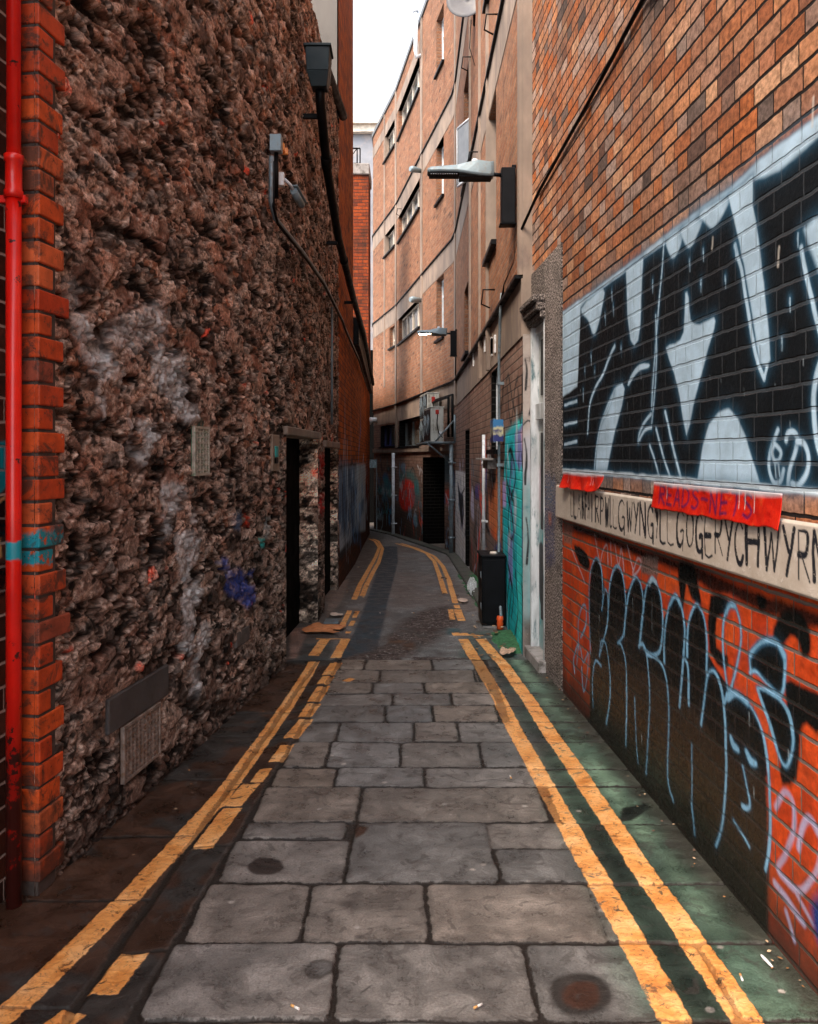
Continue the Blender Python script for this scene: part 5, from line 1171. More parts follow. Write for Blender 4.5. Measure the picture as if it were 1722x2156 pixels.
attach([('pipe', MB().tube([(px, py, -.02), (px, py, 2.79)], .029, 18).tube([(px, py, 2.79), (px, py, 7.5)], .0265, 18), M['red_gloss'], 0),
        ('socket', MB().tube([(px, py, 2.76), (px, py, 2.79), (px, py, 2.795), (px, py, 2.90), (px, py, 2.905), (px, py, 2.93)], [.036, .036, .031, .031, .036, .036], 18), M['red_gloss'], 0),
        ('clip', MB().box(px - .06, px + .045, py + .0, py + .03, 2.745, 2.775), M['red_gloss'], .003)], 'drainpipe', 'glossy red drainpipe with a teal smear running up the orange brick corner', 'drainpipe')
# ------------------------------------------------ black rainwater pipe with hopper
hp = [(-.82, 7.55, 5.16), (-.82, 7.57, 5.02), (-.82, 8.2, 4.62), (-.82, 9.5, 4.28), (-.83, 12.2, 4.10), (-.84, 15, 4.02), (-.90, 18, 3.95), (-1.05, 24, 3.85)]
hop = MB(); hop.hull([(-.89, 7.46, 5.12), (-.75, 7.46, 5.12), (-.75, 7.6, 5.12), (-.89, 7.6, 5.12)], [(-.93, 7.42, 5.25), (-.73, 7.42, 5.25), (-.73, 7.64, 5.25), (-.93, 7.64, 5.25)])
hop.hull([(-.93, 7.42, 5.2502), (-.73, 7.42, 5.2502), (-.73, 7.64, 5.2502), (-.93, 7.64, 5.2502)], [(-.94, 7.41, 5.46), (-.72, 7.41, 5.46), (-.72, 7.65, 5.46), (-.94, 7.65, 5.46)]); hop.box(-.955, -.705, 7.395, 7.665, 5.4605, 5.485)
attach([('pipe', MB().tube(hp, .045, 14), M['black_pipe'], 0), ('hopper', hop, simple('hopper_metal', (.012, .024, .030), .5, spec=.25), .004),
        ('collar', MB().tube([Vector(hp[1]).lerp(Vector(hp[2]), .80), Vector(hp[1]).lerp(Vector(hp[2]), .97)], .055, 14), M['black_pipe'], 0), ('collar', MB().tube([Vector(hp[3]).lerp(Vector(hp[4]), .3), Vector(hp[3]).lerp(Vector(hp[4]), .34)], .055, 14), M['black_pipe'], 0),
        ] + [('bracket', MB().box(*b), M['black_pipe'], 0) for b in ((-1.0, -.83, 7.7, 7.74, 4.93, 4.97), (-.96, -.83, 9.48, 9.52, 4.2, 4.24), (-.97, -.83, 12.2, 12.25, 4.02, 4.06))],
       'rainwater_pipe', 'thick black rainwater pipe sloping from its square hopper along the left walls', 'pipe')
# ------------------------------------------------ security light, camera and cable on the stone wall
def Lp(u, v, off=.05): s = LS.su(u); return LS.P(s, LS.zv(v, s), off)
a = Lp(566, 305, .06)
attach([('housing', MB().box(-.045, .045, -.05, .04, -.065, .065), M['lamp_grey'], .004), ('lamp_glass', MB().box(-.035, .055, .041, .09, -.03, .03).box(.02, .075, .091, .12, -.04, .01), simple('amber_glass', (.85, .30, .06), .3), .004), ('stem', MB().tube([(0, 0, -.065), (0, 0, -.42)], .018, 8), M['black_pipe'], 0)],
       'security_light', 'grey and amber security light high on the stone wall above the camera', 'light', loc=tuple(a))
a = Lp(574, 380, .06)
attach([('junction_box', MB().box(-.04, .035, -.03, .03, -.05, .055), M['white_paint'], .004), ('arm', MB().tube([(.03, .0, .01), (.07, .08, -.01), (.09, .14, -.04)], .012, 8), M['upvc'], 0),
        ('camera_body', MB().tube([(.09, .12, -.045), (.13, .32, -.10)], .030, 14), M['lamp_grey'], 0), ('sun_hood', MB().hull([(.055, .10, -.01), (.125, .10, -.01), (.17, .36, -.07), (.095, .36, -.07)], [(.055, .10, -.004), (.125, .10, -.004), (.17, .36, -.064), (.095, .36, -.064)]), M['lamp_grey'], 0)],
       'security_camera', 'small white security camera on a bracket on the rubble stone wall', 'camera', loc=tuple(a))
cp = [Lp(558, 330, .05), Lp(557, 425, .05), Lp(566, 460, .05), Lp(600, 505, .06)] + [LS.P(LY(y), 3.57, .06) for y in (7.4, 8.6, 11.0)] + [LB.P(LB.sY(y), 3.54, .06) for y in (11.4, 13, 15, 18, 22)]
attach([('tray', MB().tube(cp, .020, 8), M['grey_metal'], 0), ('cable', MB().tube([q_ + Vector((.02, 0, -.04)) for q_ in cp], .012, 6), M['black_pipe'], 0)], 'wall_conduit', 'long grey conduit with black cable running along the left walls from the camera', 'conduit')
s = LY(9.62); tag(MB().tube([LS.P(s, 3.5, .055), LS.P(s, 2.12, .05)], .014, 8).build('vertical_conduit', M['grey_metal']), 'thin upright grey conduit above the second dark doorway', 'conduit')

# ================================================================== orange brick building beyond
obk = tag(empty('orange_brick_building', (0, 0, 0)), 'tall narrow orange brick building with a grey gable beyond the stone building', 'building')
TALL = LB.sY(14.45)
mat_ob = brick_mat('sooty_orange_brick', [(0, (.50, .12, .025)), (.4, (.62, .17, .035)), (.7, (.40, .10, .03)), (1, (.26, .08, .035))], (.10, .055, .04), bw=.225, hw=0, bh=.08, mj=.010, rough=.85, bump=.5, seed=15, soot_amt=.4, streak=.4, paint=(.08, .08, .08), dirtbase=(1.6, 1.2, .85))
def paint_lb(s, z):
    C = Canvas(LB, s, z, lambda x, y: (572.6 + x * .2187, 858.8 + y * .2187))
    C.poly([(640, 570), (700, 560), (800, 545), (900, 540), (900, 1180), (800, 1200), (720, 1330), (655, 1410), (645, 1200)], (.20, .27, .32), soft=.06, alpha=.9)
    C.poly([(800, 560), (960, 540), (960, 1200), (860, 1300), (800, 1100)], (.02, .06, .12), soft=.15, alpha=.9)
    for k in range(26):
        x = 655 + k * 11.5; y = 560 + random.uniform(-60, 60)
        C.stroke([(x, y), (x + random.uniform(-6, 6), y + random.uniform(200, 640))], random.uniform(.05, .14), random.choice([(.012, .016, .03), (.25, .33, .42), (.02, .05, .12), (.06, .16, .30), (.012, .016, .02)]), soft=.03, alpha=.9, smooth=0)
    C.poly([(640, 1400), (700, 1330), (800, 1190), (830, 1230), (720, 1380), (650, 1480)], (.008, .008, .01), soft=.05)
    C.poly([(640, 560), (760, 535), (770, 480), (780, 530), (820, 540), (800, 560), (700, 560), (650, 600)], (.012, .012, .014), soft=.04)
    C.poly([(835, 1160 - 240), (860, 1150 - 240), (862, 1330 - 300), (838, 1340 - 300)], (.06, .16, .32), soft=.05)
    for (x, y) in ((738, 1125), (745, 1190), (655, 1150)): C.stroke([(x, y - 12), (x + 2, y + 14)], .07, (.55, .58, .62), soft=.02)
    for x in (700, 760, 835, 840): C.stroke([(x, random.uniform(0, 200)), (x, random.uniform(420, 520))], .05, (.22, .24, .24), soft=.04, alpha=.6)
    scribble(C, .3, 3.4, .3, 1.5, 34, [(.22, .30, .38), (.01, .014, .025), (.03, .09, .2), (.01, .014, .02)], .045, 23, 4, .2, .3)
    scribble(C, 3.2, 12, .0, 1.6, 40, [(.05, .14, .30), (.01, .014, .025), (.2, .3, .38), (.02, .07, .15)], .07, 29, 8, .7, .3)
    C.rgb = np.clip(C.rgb * np.where(C.rgb.max(-1, keepdims=True) > .04, 2.3, 1.0), 0, .8)
    return C.rgba()
Sa = lin((0, TALL, .03)); Sb = np.concatenate([lin((TALL, LB.sY(26), .06)), LB.s[-2:]]); Sb = np.array(sorted(set(Sb.round(4))))
wall_grid('wall', LB, Sa, lin((-.4, 2.2, .025), (2.2, 12.2, 1.0)), mat_ob, obk, attrs={'paint': paint_lb}, smooth=False)
gab = MB(); gab.box(-5, -.975, 11.1, 11.14, 0, 12.2); gab.build('gable_wall', simple('grey_gable_render', (.13, .12, .11), .9, var=.3, scale=1.5, bump=.3, dirt=(.07, .065, .06), stretch=3), obk)
MB().box(-5, -1.02, 11.141, 14.43, -.5, 12.2).build('roof_block', M['slate'], obk)
MB().box(-5.1, -.93, 11.02, 14.46, 12.201, 12.3).build('roof', M['slate'], obk)
lowb = tag(empty('low_brick_building', (0, 0, 0)), 'low sooty brick building with a black overhanging fascia where the alley bends left', 'building')
wall_grid('wall', LB, Sb, lin((-1.6, 2.4, .03), (2.4, 4.2, .9)), mat_ob, lowb, attrs={'paint': paint_lb}, smooth=False)
MB().pstrip(LB, TALL + .01, LB.sY(26), -.3, .10, 3.72, 4.2).build('fascia', M['black_pipe'], lowb)
MB().hull([(-6, 14.5, -1.6), (-1.05, 14.5, -1.6), (-1.35, 25.5, -1.6), (-1.75, 28.1, -1.6), (-6, 28.1, -1.6)], [(-6, 14.5, 4.201), (-1.05, 14.5, 4.201), (-1.35, 25.5, 4.201), (-1.75, 28.1, 4.201), (-6, 28.1, 4.201)]).build('roof_block', M['slate'], lowb)
pier = MB().box(-2.6, -1.09, 22.0, 23.2, 4.21, 9.3)
mat_pier = brick_mat('bright_red_brick', [(0, (.26, .05, .018)), (.5, (.34, .07, .02)), (1, (.14, .035, .02))], (.05, .03, .025), bw=.225, hw=0, bh=.09, mj=.016, rough=.9, seed=19, soot_amt=.8, streak=.6)
attach([('stack', pier, mat_pier, 0), ('cap', MB().box(-2.65, -1.06, 21.94, 23.26, 9.301, 9.6), M['concrete_grey'], .02)], 'brick_pier', 'tall red brick pier with a concrete cap rising behind the black fascia', 'pier')
rl = MB()
for x in (-1.72, -1.40, -1.32): rl.tube([(x, 22.1, 9.601), (x, 22.1, 10.05)], .018, 6)
rl.tube([(-2.5, 22.1, 10.05), (-1.32, 22.1, 10.05)], .02, 6).tube([(-1.40, 22.1, 10.05), (-1.72, 22.1, 9.62)], .012, 6).tube([(-2.5, 22.1, 9.65), (-1.32, 22.1, 9.65)], .012, 6)
tag(rl.build('roof_railing', M['black_pipe']), 'small dark railing on top of the red brick pier', 'railing')
far = tag(empty('rendered_building', (0, 0, 0)), 'pale rendered building with a projecting cornice closing the end of the alley', 'building')
far_b = MB().box(-9, 6, 36, 42, -1.6, 16.2); far_b.build('wall', M['render'], far)
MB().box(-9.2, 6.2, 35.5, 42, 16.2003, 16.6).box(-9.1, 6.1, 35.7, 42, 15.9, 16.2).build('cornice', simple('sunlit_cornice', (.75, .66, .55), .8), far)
MB().box(-9, 6, 35.95, 35.998, -1.6, 6.4).build('dark_shade_sheet', M['void'], far)  # black sheet standing in for shade over the lower far wall
e = tag(empty('hanging_sign', (-1.22, 27.5, 1.35)), 'small pale blue sign on a bracket above the dark doorway at the far bend', 'sign')
MB().box(-.13, .12, -.02, .02, 0, .28).build('sign_face', simple('pale_blue_sign', (.30, .45, .52), .4, var=.5, scale=16), e); MB().box(.12, .125 + .02, -.02, .02, -2.3, .30).build('post', M['grey_metal'], e)

# ================================================================== ground
def tag_s(o): o['kind'] = 'structure'; return o
me = bpy.data.meshes.new('ground'); me.from_pydata([(-150, -100, -1.65), (150, -100, -1.65), (150, 200, -1.65), (-150, 200, -1.65)], [], [(0, 1, 2, 3)]); tag_s(link('ground', me, M['slate']))
GY = lambda v: EH * F / (v - HY)
def XL(y): return np.interp(y, [0, 2.5, 7.05], [-.98, -.865, -.575])
slabs = []
def row(v0, v1, us, right=None):
    vm = (v0 + v1) / 2; ym = GY(vm); y0, y1 = GY(v1), GY(v0)
    xs = [(u - CX) / F * ym for u in us]
    for a, b in zip(xs[:-1], xs[1:]): slabs.append((a, b, y0, y1))
def srow(v0, v1, lu, js, rx=.74):
    ym = GY((v0 + v1) / 2); y0, y1 = GY(v1), GY(v0); xs = [float(XL(ym))] + [(u - CX) / F * ym for u in js] + [rx]
    for a, b in zip(xs[:-1], xs[1:]): slabs.append((a, b, y0, y1))
srow(2150, 2420, 0, [760, 1250], .84); srow(2420, 3000, 0, [600, 1100], .84)
srow(1985, 2150, 0, [705, 1120], .81)
srow(1858, 1985, 0, [645, 900], .735)
ym = GY(1808); slabs += [(float(XL(ym)), -.262, GY(1858), GY(1766)), (-.262, .377, GY(1858), GY(1731)), (.377, .75, GY(1858), GY(1787)), (.355, .74, GY(1787), GY(1731)), (float(XL(3.8)), -.29, GY(1766), GY(1731))]
srow(1656, 1731, 0, [757], .68)
srow(1615, 1656, 0, [705, 895], .70); srow(1562, 1615, 0, [690, 843, 1012], .70); srow(1520, 1562, 0, [712, 870, 965], .69)
srow(1485, 1520, 0, [812, 912], .60); srow(1460, 1485, 0, [828, 950], .62); srow(1437, 1460, 0, [785, 893], .60); srow(1410, 1437, 0, [800, 1000], .55); srow(1372, 1410, 0, [770, 910], .55)
yr = [GY(v) for v in (3000, 2420, 2150, 1985, 1862, 1735, 1655, 1620, 1562, 1520, 1487, 1460, 1437, 1415, 1372)]
for a, b in zip(yr[:-1], yr[1:]):
    slabs.append((.74 if a < 4.7 else .66, 1.03, a, b)) if a < 2.9 else None
    slabs.append(((1.03 if a < 2.9 else (.72 if a < 4.2 else .66)), 1.5, a, b))
NS = len(slabs)
def ground_attrs(X, Y):
    edge = np.full(X.shape, -.05); rnd = np.zeros(X.shape); hgt = np.zeros(X.shape)
    wx = X + .022 * (fbm(X * 5, Y * 5, 201, 4) - .5) + .008 * (fbm(X * 22, Y * 22, 203, 3) - .5); wy = Y + .022 * (fbm(X * 5, Y * 5, 205, 4) - .5) + .008 * (fbm(X * 22, Y * 22, 207, 3) - .5)
    xs = X[:, 0]; ys = Y[0]
    allsl = [(a, b, c, d, 0) for a, b, c, d in slabs]
    # gutter stones and the wet slabs by the left wall follow the bend of the edge
    y = .8; k = 0; rs = random.Random(5)
    while y < 7.0:
        L = rs.uniform(.45, .8); allsl.append((-.20, -.012, y, (y + L if y + L < 6.8 else 7.4), 1)); y += L
    y = .6
    while y < 7.0:
        L = rs.uniform(.45, .85); allsl.append((-1.4, -.215, y, (y + L if y + L < 6.8 else 7.4), 1)); y += L
    xl = wx - XL(Y)
    for i, (a, b, c, d, m) in enumerate(allsl):
        if c > ys[-1] or d < ys[0]: continue
        j0, j1 = np.searchsorted(ys, [c - .05, d + .05])
        if m == 0: i0, i1 = np.searchsorted(xs, [a - .05, b + .05])
        else: i0, i1 = 0, len(xs)
        sl = (slice(i0, i1), slice(j0, j1)); px = (xl if m else wx)[sl]; py = wy[sl]
        r = .035 if m == 0 else .02
        qx = np.abs(px - (a + b) / 2) - ((b - a) / 2 - r); qy = np.abs(py - (c + d) / 2) - ((d - c) / 2 - r)
        sd_ = -(np.hypot(np.maximum(qx, 0), np.maximum(qy, 0)) + np.minimum(np.maximum(qx, qy), 0) - r)
        better = sd_ > edge[sl]; ri = rs.random(); rj = rs.uniform(-1, 1); rk = rs.uniform(-1, 1)
        edge[sl] = np.where(better, sd_, edge[sl]); rnd[sl] = np.where(better, ri, rnd[sl])
        hgt[sl] = np.where(better, rj * .004 + rk * .006 * (px - (a + b) / 2), hgt[sl])
    return edge, rnd, hgt
def yellow(C_pts, X, Y, hw, ragged=.012):
    """signed distance to a painted stroke on the ground"""
    x = X + ragged * (fbm(X * 30, Y * 30, 301, 3) - .5); y = Y + ragged * (fbm(X * 30, Y * 30, 303, 3) - .5)
    d = np.full(X.shape, 9.0); n = len(C_pts)
    for i in range(n - 1):
        a, b = C_pts[i], C_pts[i + 1]; vx, vy = b[0] - a[0], b[1] - a[1]; L2 = vx * vx + vy * vy + 1e-12
        t = ((x - a[0]) * vx + (y - a[1]) * vy) / L2; tc = np.clip(t, 0, 1)
        L = math.sqrt(L2); perp = np.abs((x - a[0]) * vy - (y - a[1]) * vx) / L
        if n == 2: dd = np.maximum(perp - hw, (np.abs(t - .5) - .5) * L)         # square-ended dash
        else: dd = np.hypot(x - a[0] - tc * vx, y - a[1] - tc * vy) - hw
        d = np.minimum(d, dd)
    return d
g3 = lambda pts: gp([(547.3 + x * .3667, 799.9 + y * .3667) for x, y in pts])
YEL = []
YEL.append((gp([(-30, 2165), (60, 2085), (160, 1990), (275, 1878), (375, 1770), (470, 1665), (540, 1572), (600, 1490), (645, 1420), (684, 1345)]), .049))
YEL.append((gp([(1450, 2200), (1395, 2095), (1340, 1995), (1295, 1915), (1240, 1820), (1180, 1710), (1130, 1620), (1085, 1540), (1050, 1470), (1010, 1400), (975, 1345)]), .050))
YEL.append((gp([(1600, 2200), (1560, 2130), (1480, 2015), (1420, 1925), (1350, 1830), (1280, 1720), (1215, 1625), (1152, 1535), (1110, 1470), (1060, 1400), (1012, 1345)]), .050))
for a, b, w in [((110, 2160), (160, 2120), .04), ((215, 2085), (285, 2000), .052), ((424, 1782), (490, 1697), .050), ((487, 1693), (530, 1645), .050), ((540, 1643), (560, 1615), .036), ((580, 1602), (606, 1568), .046), ((612, 1553), (646, 1513), .050), ((642, 1508), (662, 1480), .050), ((660, 1476), (682, 1444), .050), ((680, 1440), (692, 1424), .048),
                ((690, 1421), (708, 1396), .050), ((706, 1385), (728, 1345), .045), ((727, 1434), (742, 1428), .03), ((702, 1402), (712, 1395), .03)]:
    YEL.append((gp([a, b]), w))
YELR = [(g3([(627, 912), (660, 925), (685, 962), (662, 1020), (620, 1095), (575, 1175), (541, 1257)]), .036), (g3([(650, 912), (680, 925), (704, 968), (682, 1045), (645, 1110), (610, 1180), (588, 1237)]), .036),
        (g3([(780, 938), (870, 962), (955, 995), (1000, 1040), (1030, 1120), (1062, 1225)]), .036), (g3([(810, 938), (900, 965), (1000, 1012), (1050, 1068), (1085, 1150), (1120, 1278)]), .036),
        (g3([(516, 1322), (474, 1405)]), .030), (g3([(560, 1324), (541, 1363)]), .026), (g3([(537, 1380), (520, 1410)]), .026), (g3([(510, 1440), (503, 1452)]), .026), (g3([(1094, 1318), (1105, 1375)]), .030), (g3([(1127, 1292), (1135, 1312)]), .035), (g3([(1135, 1318), (1158, 1382)]), .042),
        (g3([(1112, 1455), (1285, 1467)]), .018), (g3([(1120, 1448), (1132, 1466)]), .04), (g3([(1170, 1450), (1180, 1466)]), .04), (gp([(684, 1345), (660, 1380)]), .049), (gp([(975, 1345), (1003, 1392)]), .050), (gp([(1012, 1345), (1056, 1396)]), .050), (gp([(728, 1345), (706, 1385)]), .045), (g3([(320, 1484), (510, 1486)]), .014)]
def ground_mesh(name, X1, Y1, lines, mat, flag):
    X, Y = np.meshgrid(X1, Y1, indexing='ij'); C = Canvas(None, X, Y)
    yl = np.full(X.shape, 1.0)
    for pts, hw in lines: yl = np.minimum(yl, yellow(pts, X, Y, hw))
    big = fbm(X * 2.2, Y * 2.2, 401, 5); med = fbm(X * 9, Y * 9, 403, 5, .62)
    if flag:
        edge, rnd, hg = ground_attrs(X, Y)
        base = np.stack([.158 + .065 * rnd, .146 + .056 * rnd, .134 + .050 * rnd], -1) * (.85 + .5 * (big[..., None] - .4) + .25 * (med[..., None] - .5)); bl = ((rnd * 7.7) % 1)[..., None]; base = base * (1 + .22 * (bl - .35) * np.array([1., .1, -.7])) 
        wet = sstep(.02, -.03, X - XL(Y) + .05 * (med - .5))
        lc = np.array([.050, .024, .014]) * (1 + .9 * (big[..., None] - .5)); gk = sstep(.54, .64, fbm(X * 3.3, Y * 3.3, 405, 4))[..., None]; lc = lc * (1 - gk) + np.array([.034, .031, .028]) * gk
        base = base * (1 - wet[..., None]) + lc * wet[..., None]
        rightw = 1.4645 - .053 * Y
        gr = sstep(.62, .86, X + .18 * (big - .5) + .06 * (med - .5)) 
        gc = np.array([.040, .078, .055]) * (1 + .9 * (med[..., None] - .45)); gl = sstep(.48, .62, big)[..., None] * (rnd[..., None] > .4); gc = gc * (1 - gl * .7) + np.array([.10, .17, .115]) * gl * .7
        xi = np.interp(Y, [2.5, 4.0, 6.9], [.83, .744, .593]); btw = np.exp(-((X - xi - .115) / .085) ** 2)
        srnd = ((rnd * 5.3) % 1)[..., None]; gc = gc * (.55 + .9 * srnd); stk = (np.exp(-((1.4645 - .053 * Y - X - .17) / .05) ** 2) * sstep(.35, .6, fbm(X * 2, Y * 1.5, 407, 3)))[..., None]; gc = gc * (1 - stk * .75) + np.array([.17, .27, .18]) * stk * .75
        gr = gr * .92; base = base * (1 - gr[..., None]) + gc * gr[..., None]
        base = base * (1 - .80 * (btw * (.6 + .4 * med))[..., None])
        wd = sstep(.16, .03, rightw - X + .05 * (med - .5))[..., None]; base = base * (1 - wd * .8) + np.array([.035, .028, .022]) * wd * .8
        C.rgb = base.copy(); C.a[:] = 1
        R = lambda pts, col, **k: C.poly(gp(pts), col, raw=True, **k)
        R([(1160, 2065), (1200, 2048), (1250, 2050), (1290, 2085), (1270, 2125), (1200, 2135), (1165, 2105)], (.030, .026, .023), soft=.014, smooth=3); R([(1185, 2085), (1210, 2065), (1250, 2068), (1262, 2100), (1240, 2122), (1195, 2115)], (.045, .018, .010), soft=.012, smooth=3)
        R([(520, 1822), (545, 1805), (590, 1810), (595, 1828), (565, 1840), (530, 1838)], (.035, .026, .022), soft=.008, smooth=3); R([(640, 2045), (665, 2024), (700, 2028), (705, 2045), (675, 2065), (648, 2062)], (.075, .068, .062), soft=.006, smooth=3); R([(650, 2044), (668, 2030), (695, 2033), (697, 2044), (672, 2057)], (.12, .115, .11), soft=.006, smooth=3)
        R([(745, 1735), (775, 1742), (770, 1755), (750, 1765), (742, 1750)], (.05, .022, .012), soft=.01); R([(720, 1900), (760, 1870), (745, 1930)], (.06, .05, .045), soft=.03, alpha=.7)
        R([(880, 2180), (1200, 2175), (1400, 2190), (1400, 2140), (1350, 2150), (900, 2150)], (.06, .055, .05), soft=.03, alpha=.7)
        R([(1310, 1700), (1360, 1690), (1370, 1700), (1330, 1725), (1300, 1730)], (.012, .016, .012), soft=.012)
        rs = random.Random(9)
        for k in range(46):
            x, y = rs.uniform(-.75, 1.3), rs.uniform(2.45, 6.6); r = rs.uniform(.007, .016); C.poly([(x + r * math.cos(t), y + r * rs.uniform(.7, 1.1) * math.sin(t)) for t in np.linspace(0, 5.4, 7)], rs.choice([(.42, .38, .34), (.30, .28, .26), (.07, .06, .055)]), soft=.003, raw=True, alpha=.85)
        # hair cracks in some slabs
        for pts in ([(930, 1625), (985, 1645), (1040, 1640), (1120, 1652)], [(1005, 1655), (1060, 1690), (1110, 1692)], [(760, 2090), (780, 2075)]): C.stroke(gp(pts), .006, (.03, .026, .024), soft=.003, raw=True)
        jd = sstep(.003, .013, edge + .006 * (med - .5)); z = .0 + hg * jd - .007 * (1 - jd) + .007 * (big - .5) + .005 * (med - .5) + .002 * (yl < 0)
        z -= .015 * wet * sstep(0, -.2, X - XL(Y))
    else:
        edge = np.full(X.shape, .5)
        base = np.array([.165, .158, .152]) * (1 + .8 * (big[..., None] - .5) + .5 * (med[..., None] - .5)); pk = sstep(.5, .62, fbm(X * 1.4, Y * .8, 411, 4))[..., None] * .5; base = base * (1 - pk) + np.array([.15, .11, .092]) * pk
        sidel = sstep(-.62, -.80, X + .1 * (med - .5))[..., None]; base = base * (1 - sidel * .6) + np.array([.035, .027, .022]) * sidel * .6
        C.rgb = base.copy(); C.a[:] = 1
        R = lambda pts, col, **k: C.poly(gp(pts), col, raw=True, **k)
        R([(803, 1150), (836, 1150), (838, 1180), (826, 1230), (812, 1290), (800, 1345), (792, 1392), (705, 1392), (745, 1330), (770, 1270), (790, 1210)], (.026, .042, .054), soft=.02, alpha=.95)
        R([(835, 1143), (880, 1148), (875, 1152), (840, 1153)], (.16, .12, .10), soft=.02)
        R([(960, 1395), (985, 1330), (1040, 1325), (1110, 1390)], (.04, .07, .058), soft=.06, alpha=.7)
        Z7b = lambda pts: [(589.4 + x * .22, 1263 + y * .22) for x, y in pts]
        R(Z7b([(600, 590), (860, 500), (1050, 360), (1230, 180), (1450, 90), (1650, 60), (1720, 190), (1560, 300), (1420, 420), (1200, 520), (950, 590)]), (.050, .036, .030), soft=.10, smooth=2, alpha=.85)
        R(Z7b([(1040, 360), (1180, 340), (1290, 420), (1250, 480), (1060, 480)]), (.075, .035, .018), soft=.04, smooth=2); R(Z7b([(1300, 180), (1560, 130), (1600, 220), (1400, 330), (1280, 260)]), (.045, .020, .016), soft=.05, smooth=2)
        R(Z7b([(1600, 270), (1720, 270), (1722, 340), (1600, 330)]), (.04, .09, .095), soft=.03)
        R([(610, 1322), (655, 1318), (640, 1345), (625, 1385), (610, 1385)], (.26, .17, .14), soft=.015, alpha=.9); R([(684, 1232), (735, 1218), (722, 1262), (690, 1300)], (.20, .15, .125), soft=.03, alpha=.85)
        R([(640, 1355), (705, 1350), (690, 1392), (625, 1392)], (.035, .045, .045), soft=.03, alpha=.8)
        rs = random.Random(19)
        for k in range(60):
            x, y = rs.uniform(-.9, .9), rs.uniform(7.1, 13); r = rs.uniform(.008, .02); C.poly([(x + r * math.cos(t), y + r * 1.3 * math.sin(t)) for t in np.linspace(0, 5.4, 6)], rs.choice([(.34, .30, .27), (.22, .2, .18), (.04, .03, .03)]), soft=.006, raw=True, alpha=.8)
        z = gz(Y) - .004 + .012 * (big - .5) + .002 * (yl < 0)
        G = Canvas(None, X, Y); G.poly(gp(Z7b([(600, 600), (720, 520), (860, 500), (1050, 340), (1230, 170), (1450, 80), (1650, 50), (1730, 190), (1580, 310), (1420, 430), (1200, 540), (950, 600)])), (1, 1, 1), soft=.12, raw=True, smooth=2)
        G.poly(gp([(705, 1384), (800, 1380), (1000, 1386), (1000, 1394), (700, 1394)]), (1, 1, 1), soft=.03, raw=True); grit = G.a * sstep(.35, .5, fbm(X * 7, Y * 7, 421, 4)); C.a = grit
        z = z + grit * (.004 + .012 * (fbm(X * 40, Y * 40, 423, 3) - .3))
    co = np.stack([X, Y, z], -1); me = np_mesh(name, co.reshape(-1, 3), grid_quads(len(X1), len(Y1)), np.stack([X.ravel(), Y.ravel()], -1))
    add_attr(me, 'col', np.concatenate([C.rgb, C.a[..., None]], -1).reshape(-1, 4)); add_attr(me, 'yel', yl.ravel()); add_attr(me, 'edge', edge.ravel())
    return tag_s(link(name, me, mat))
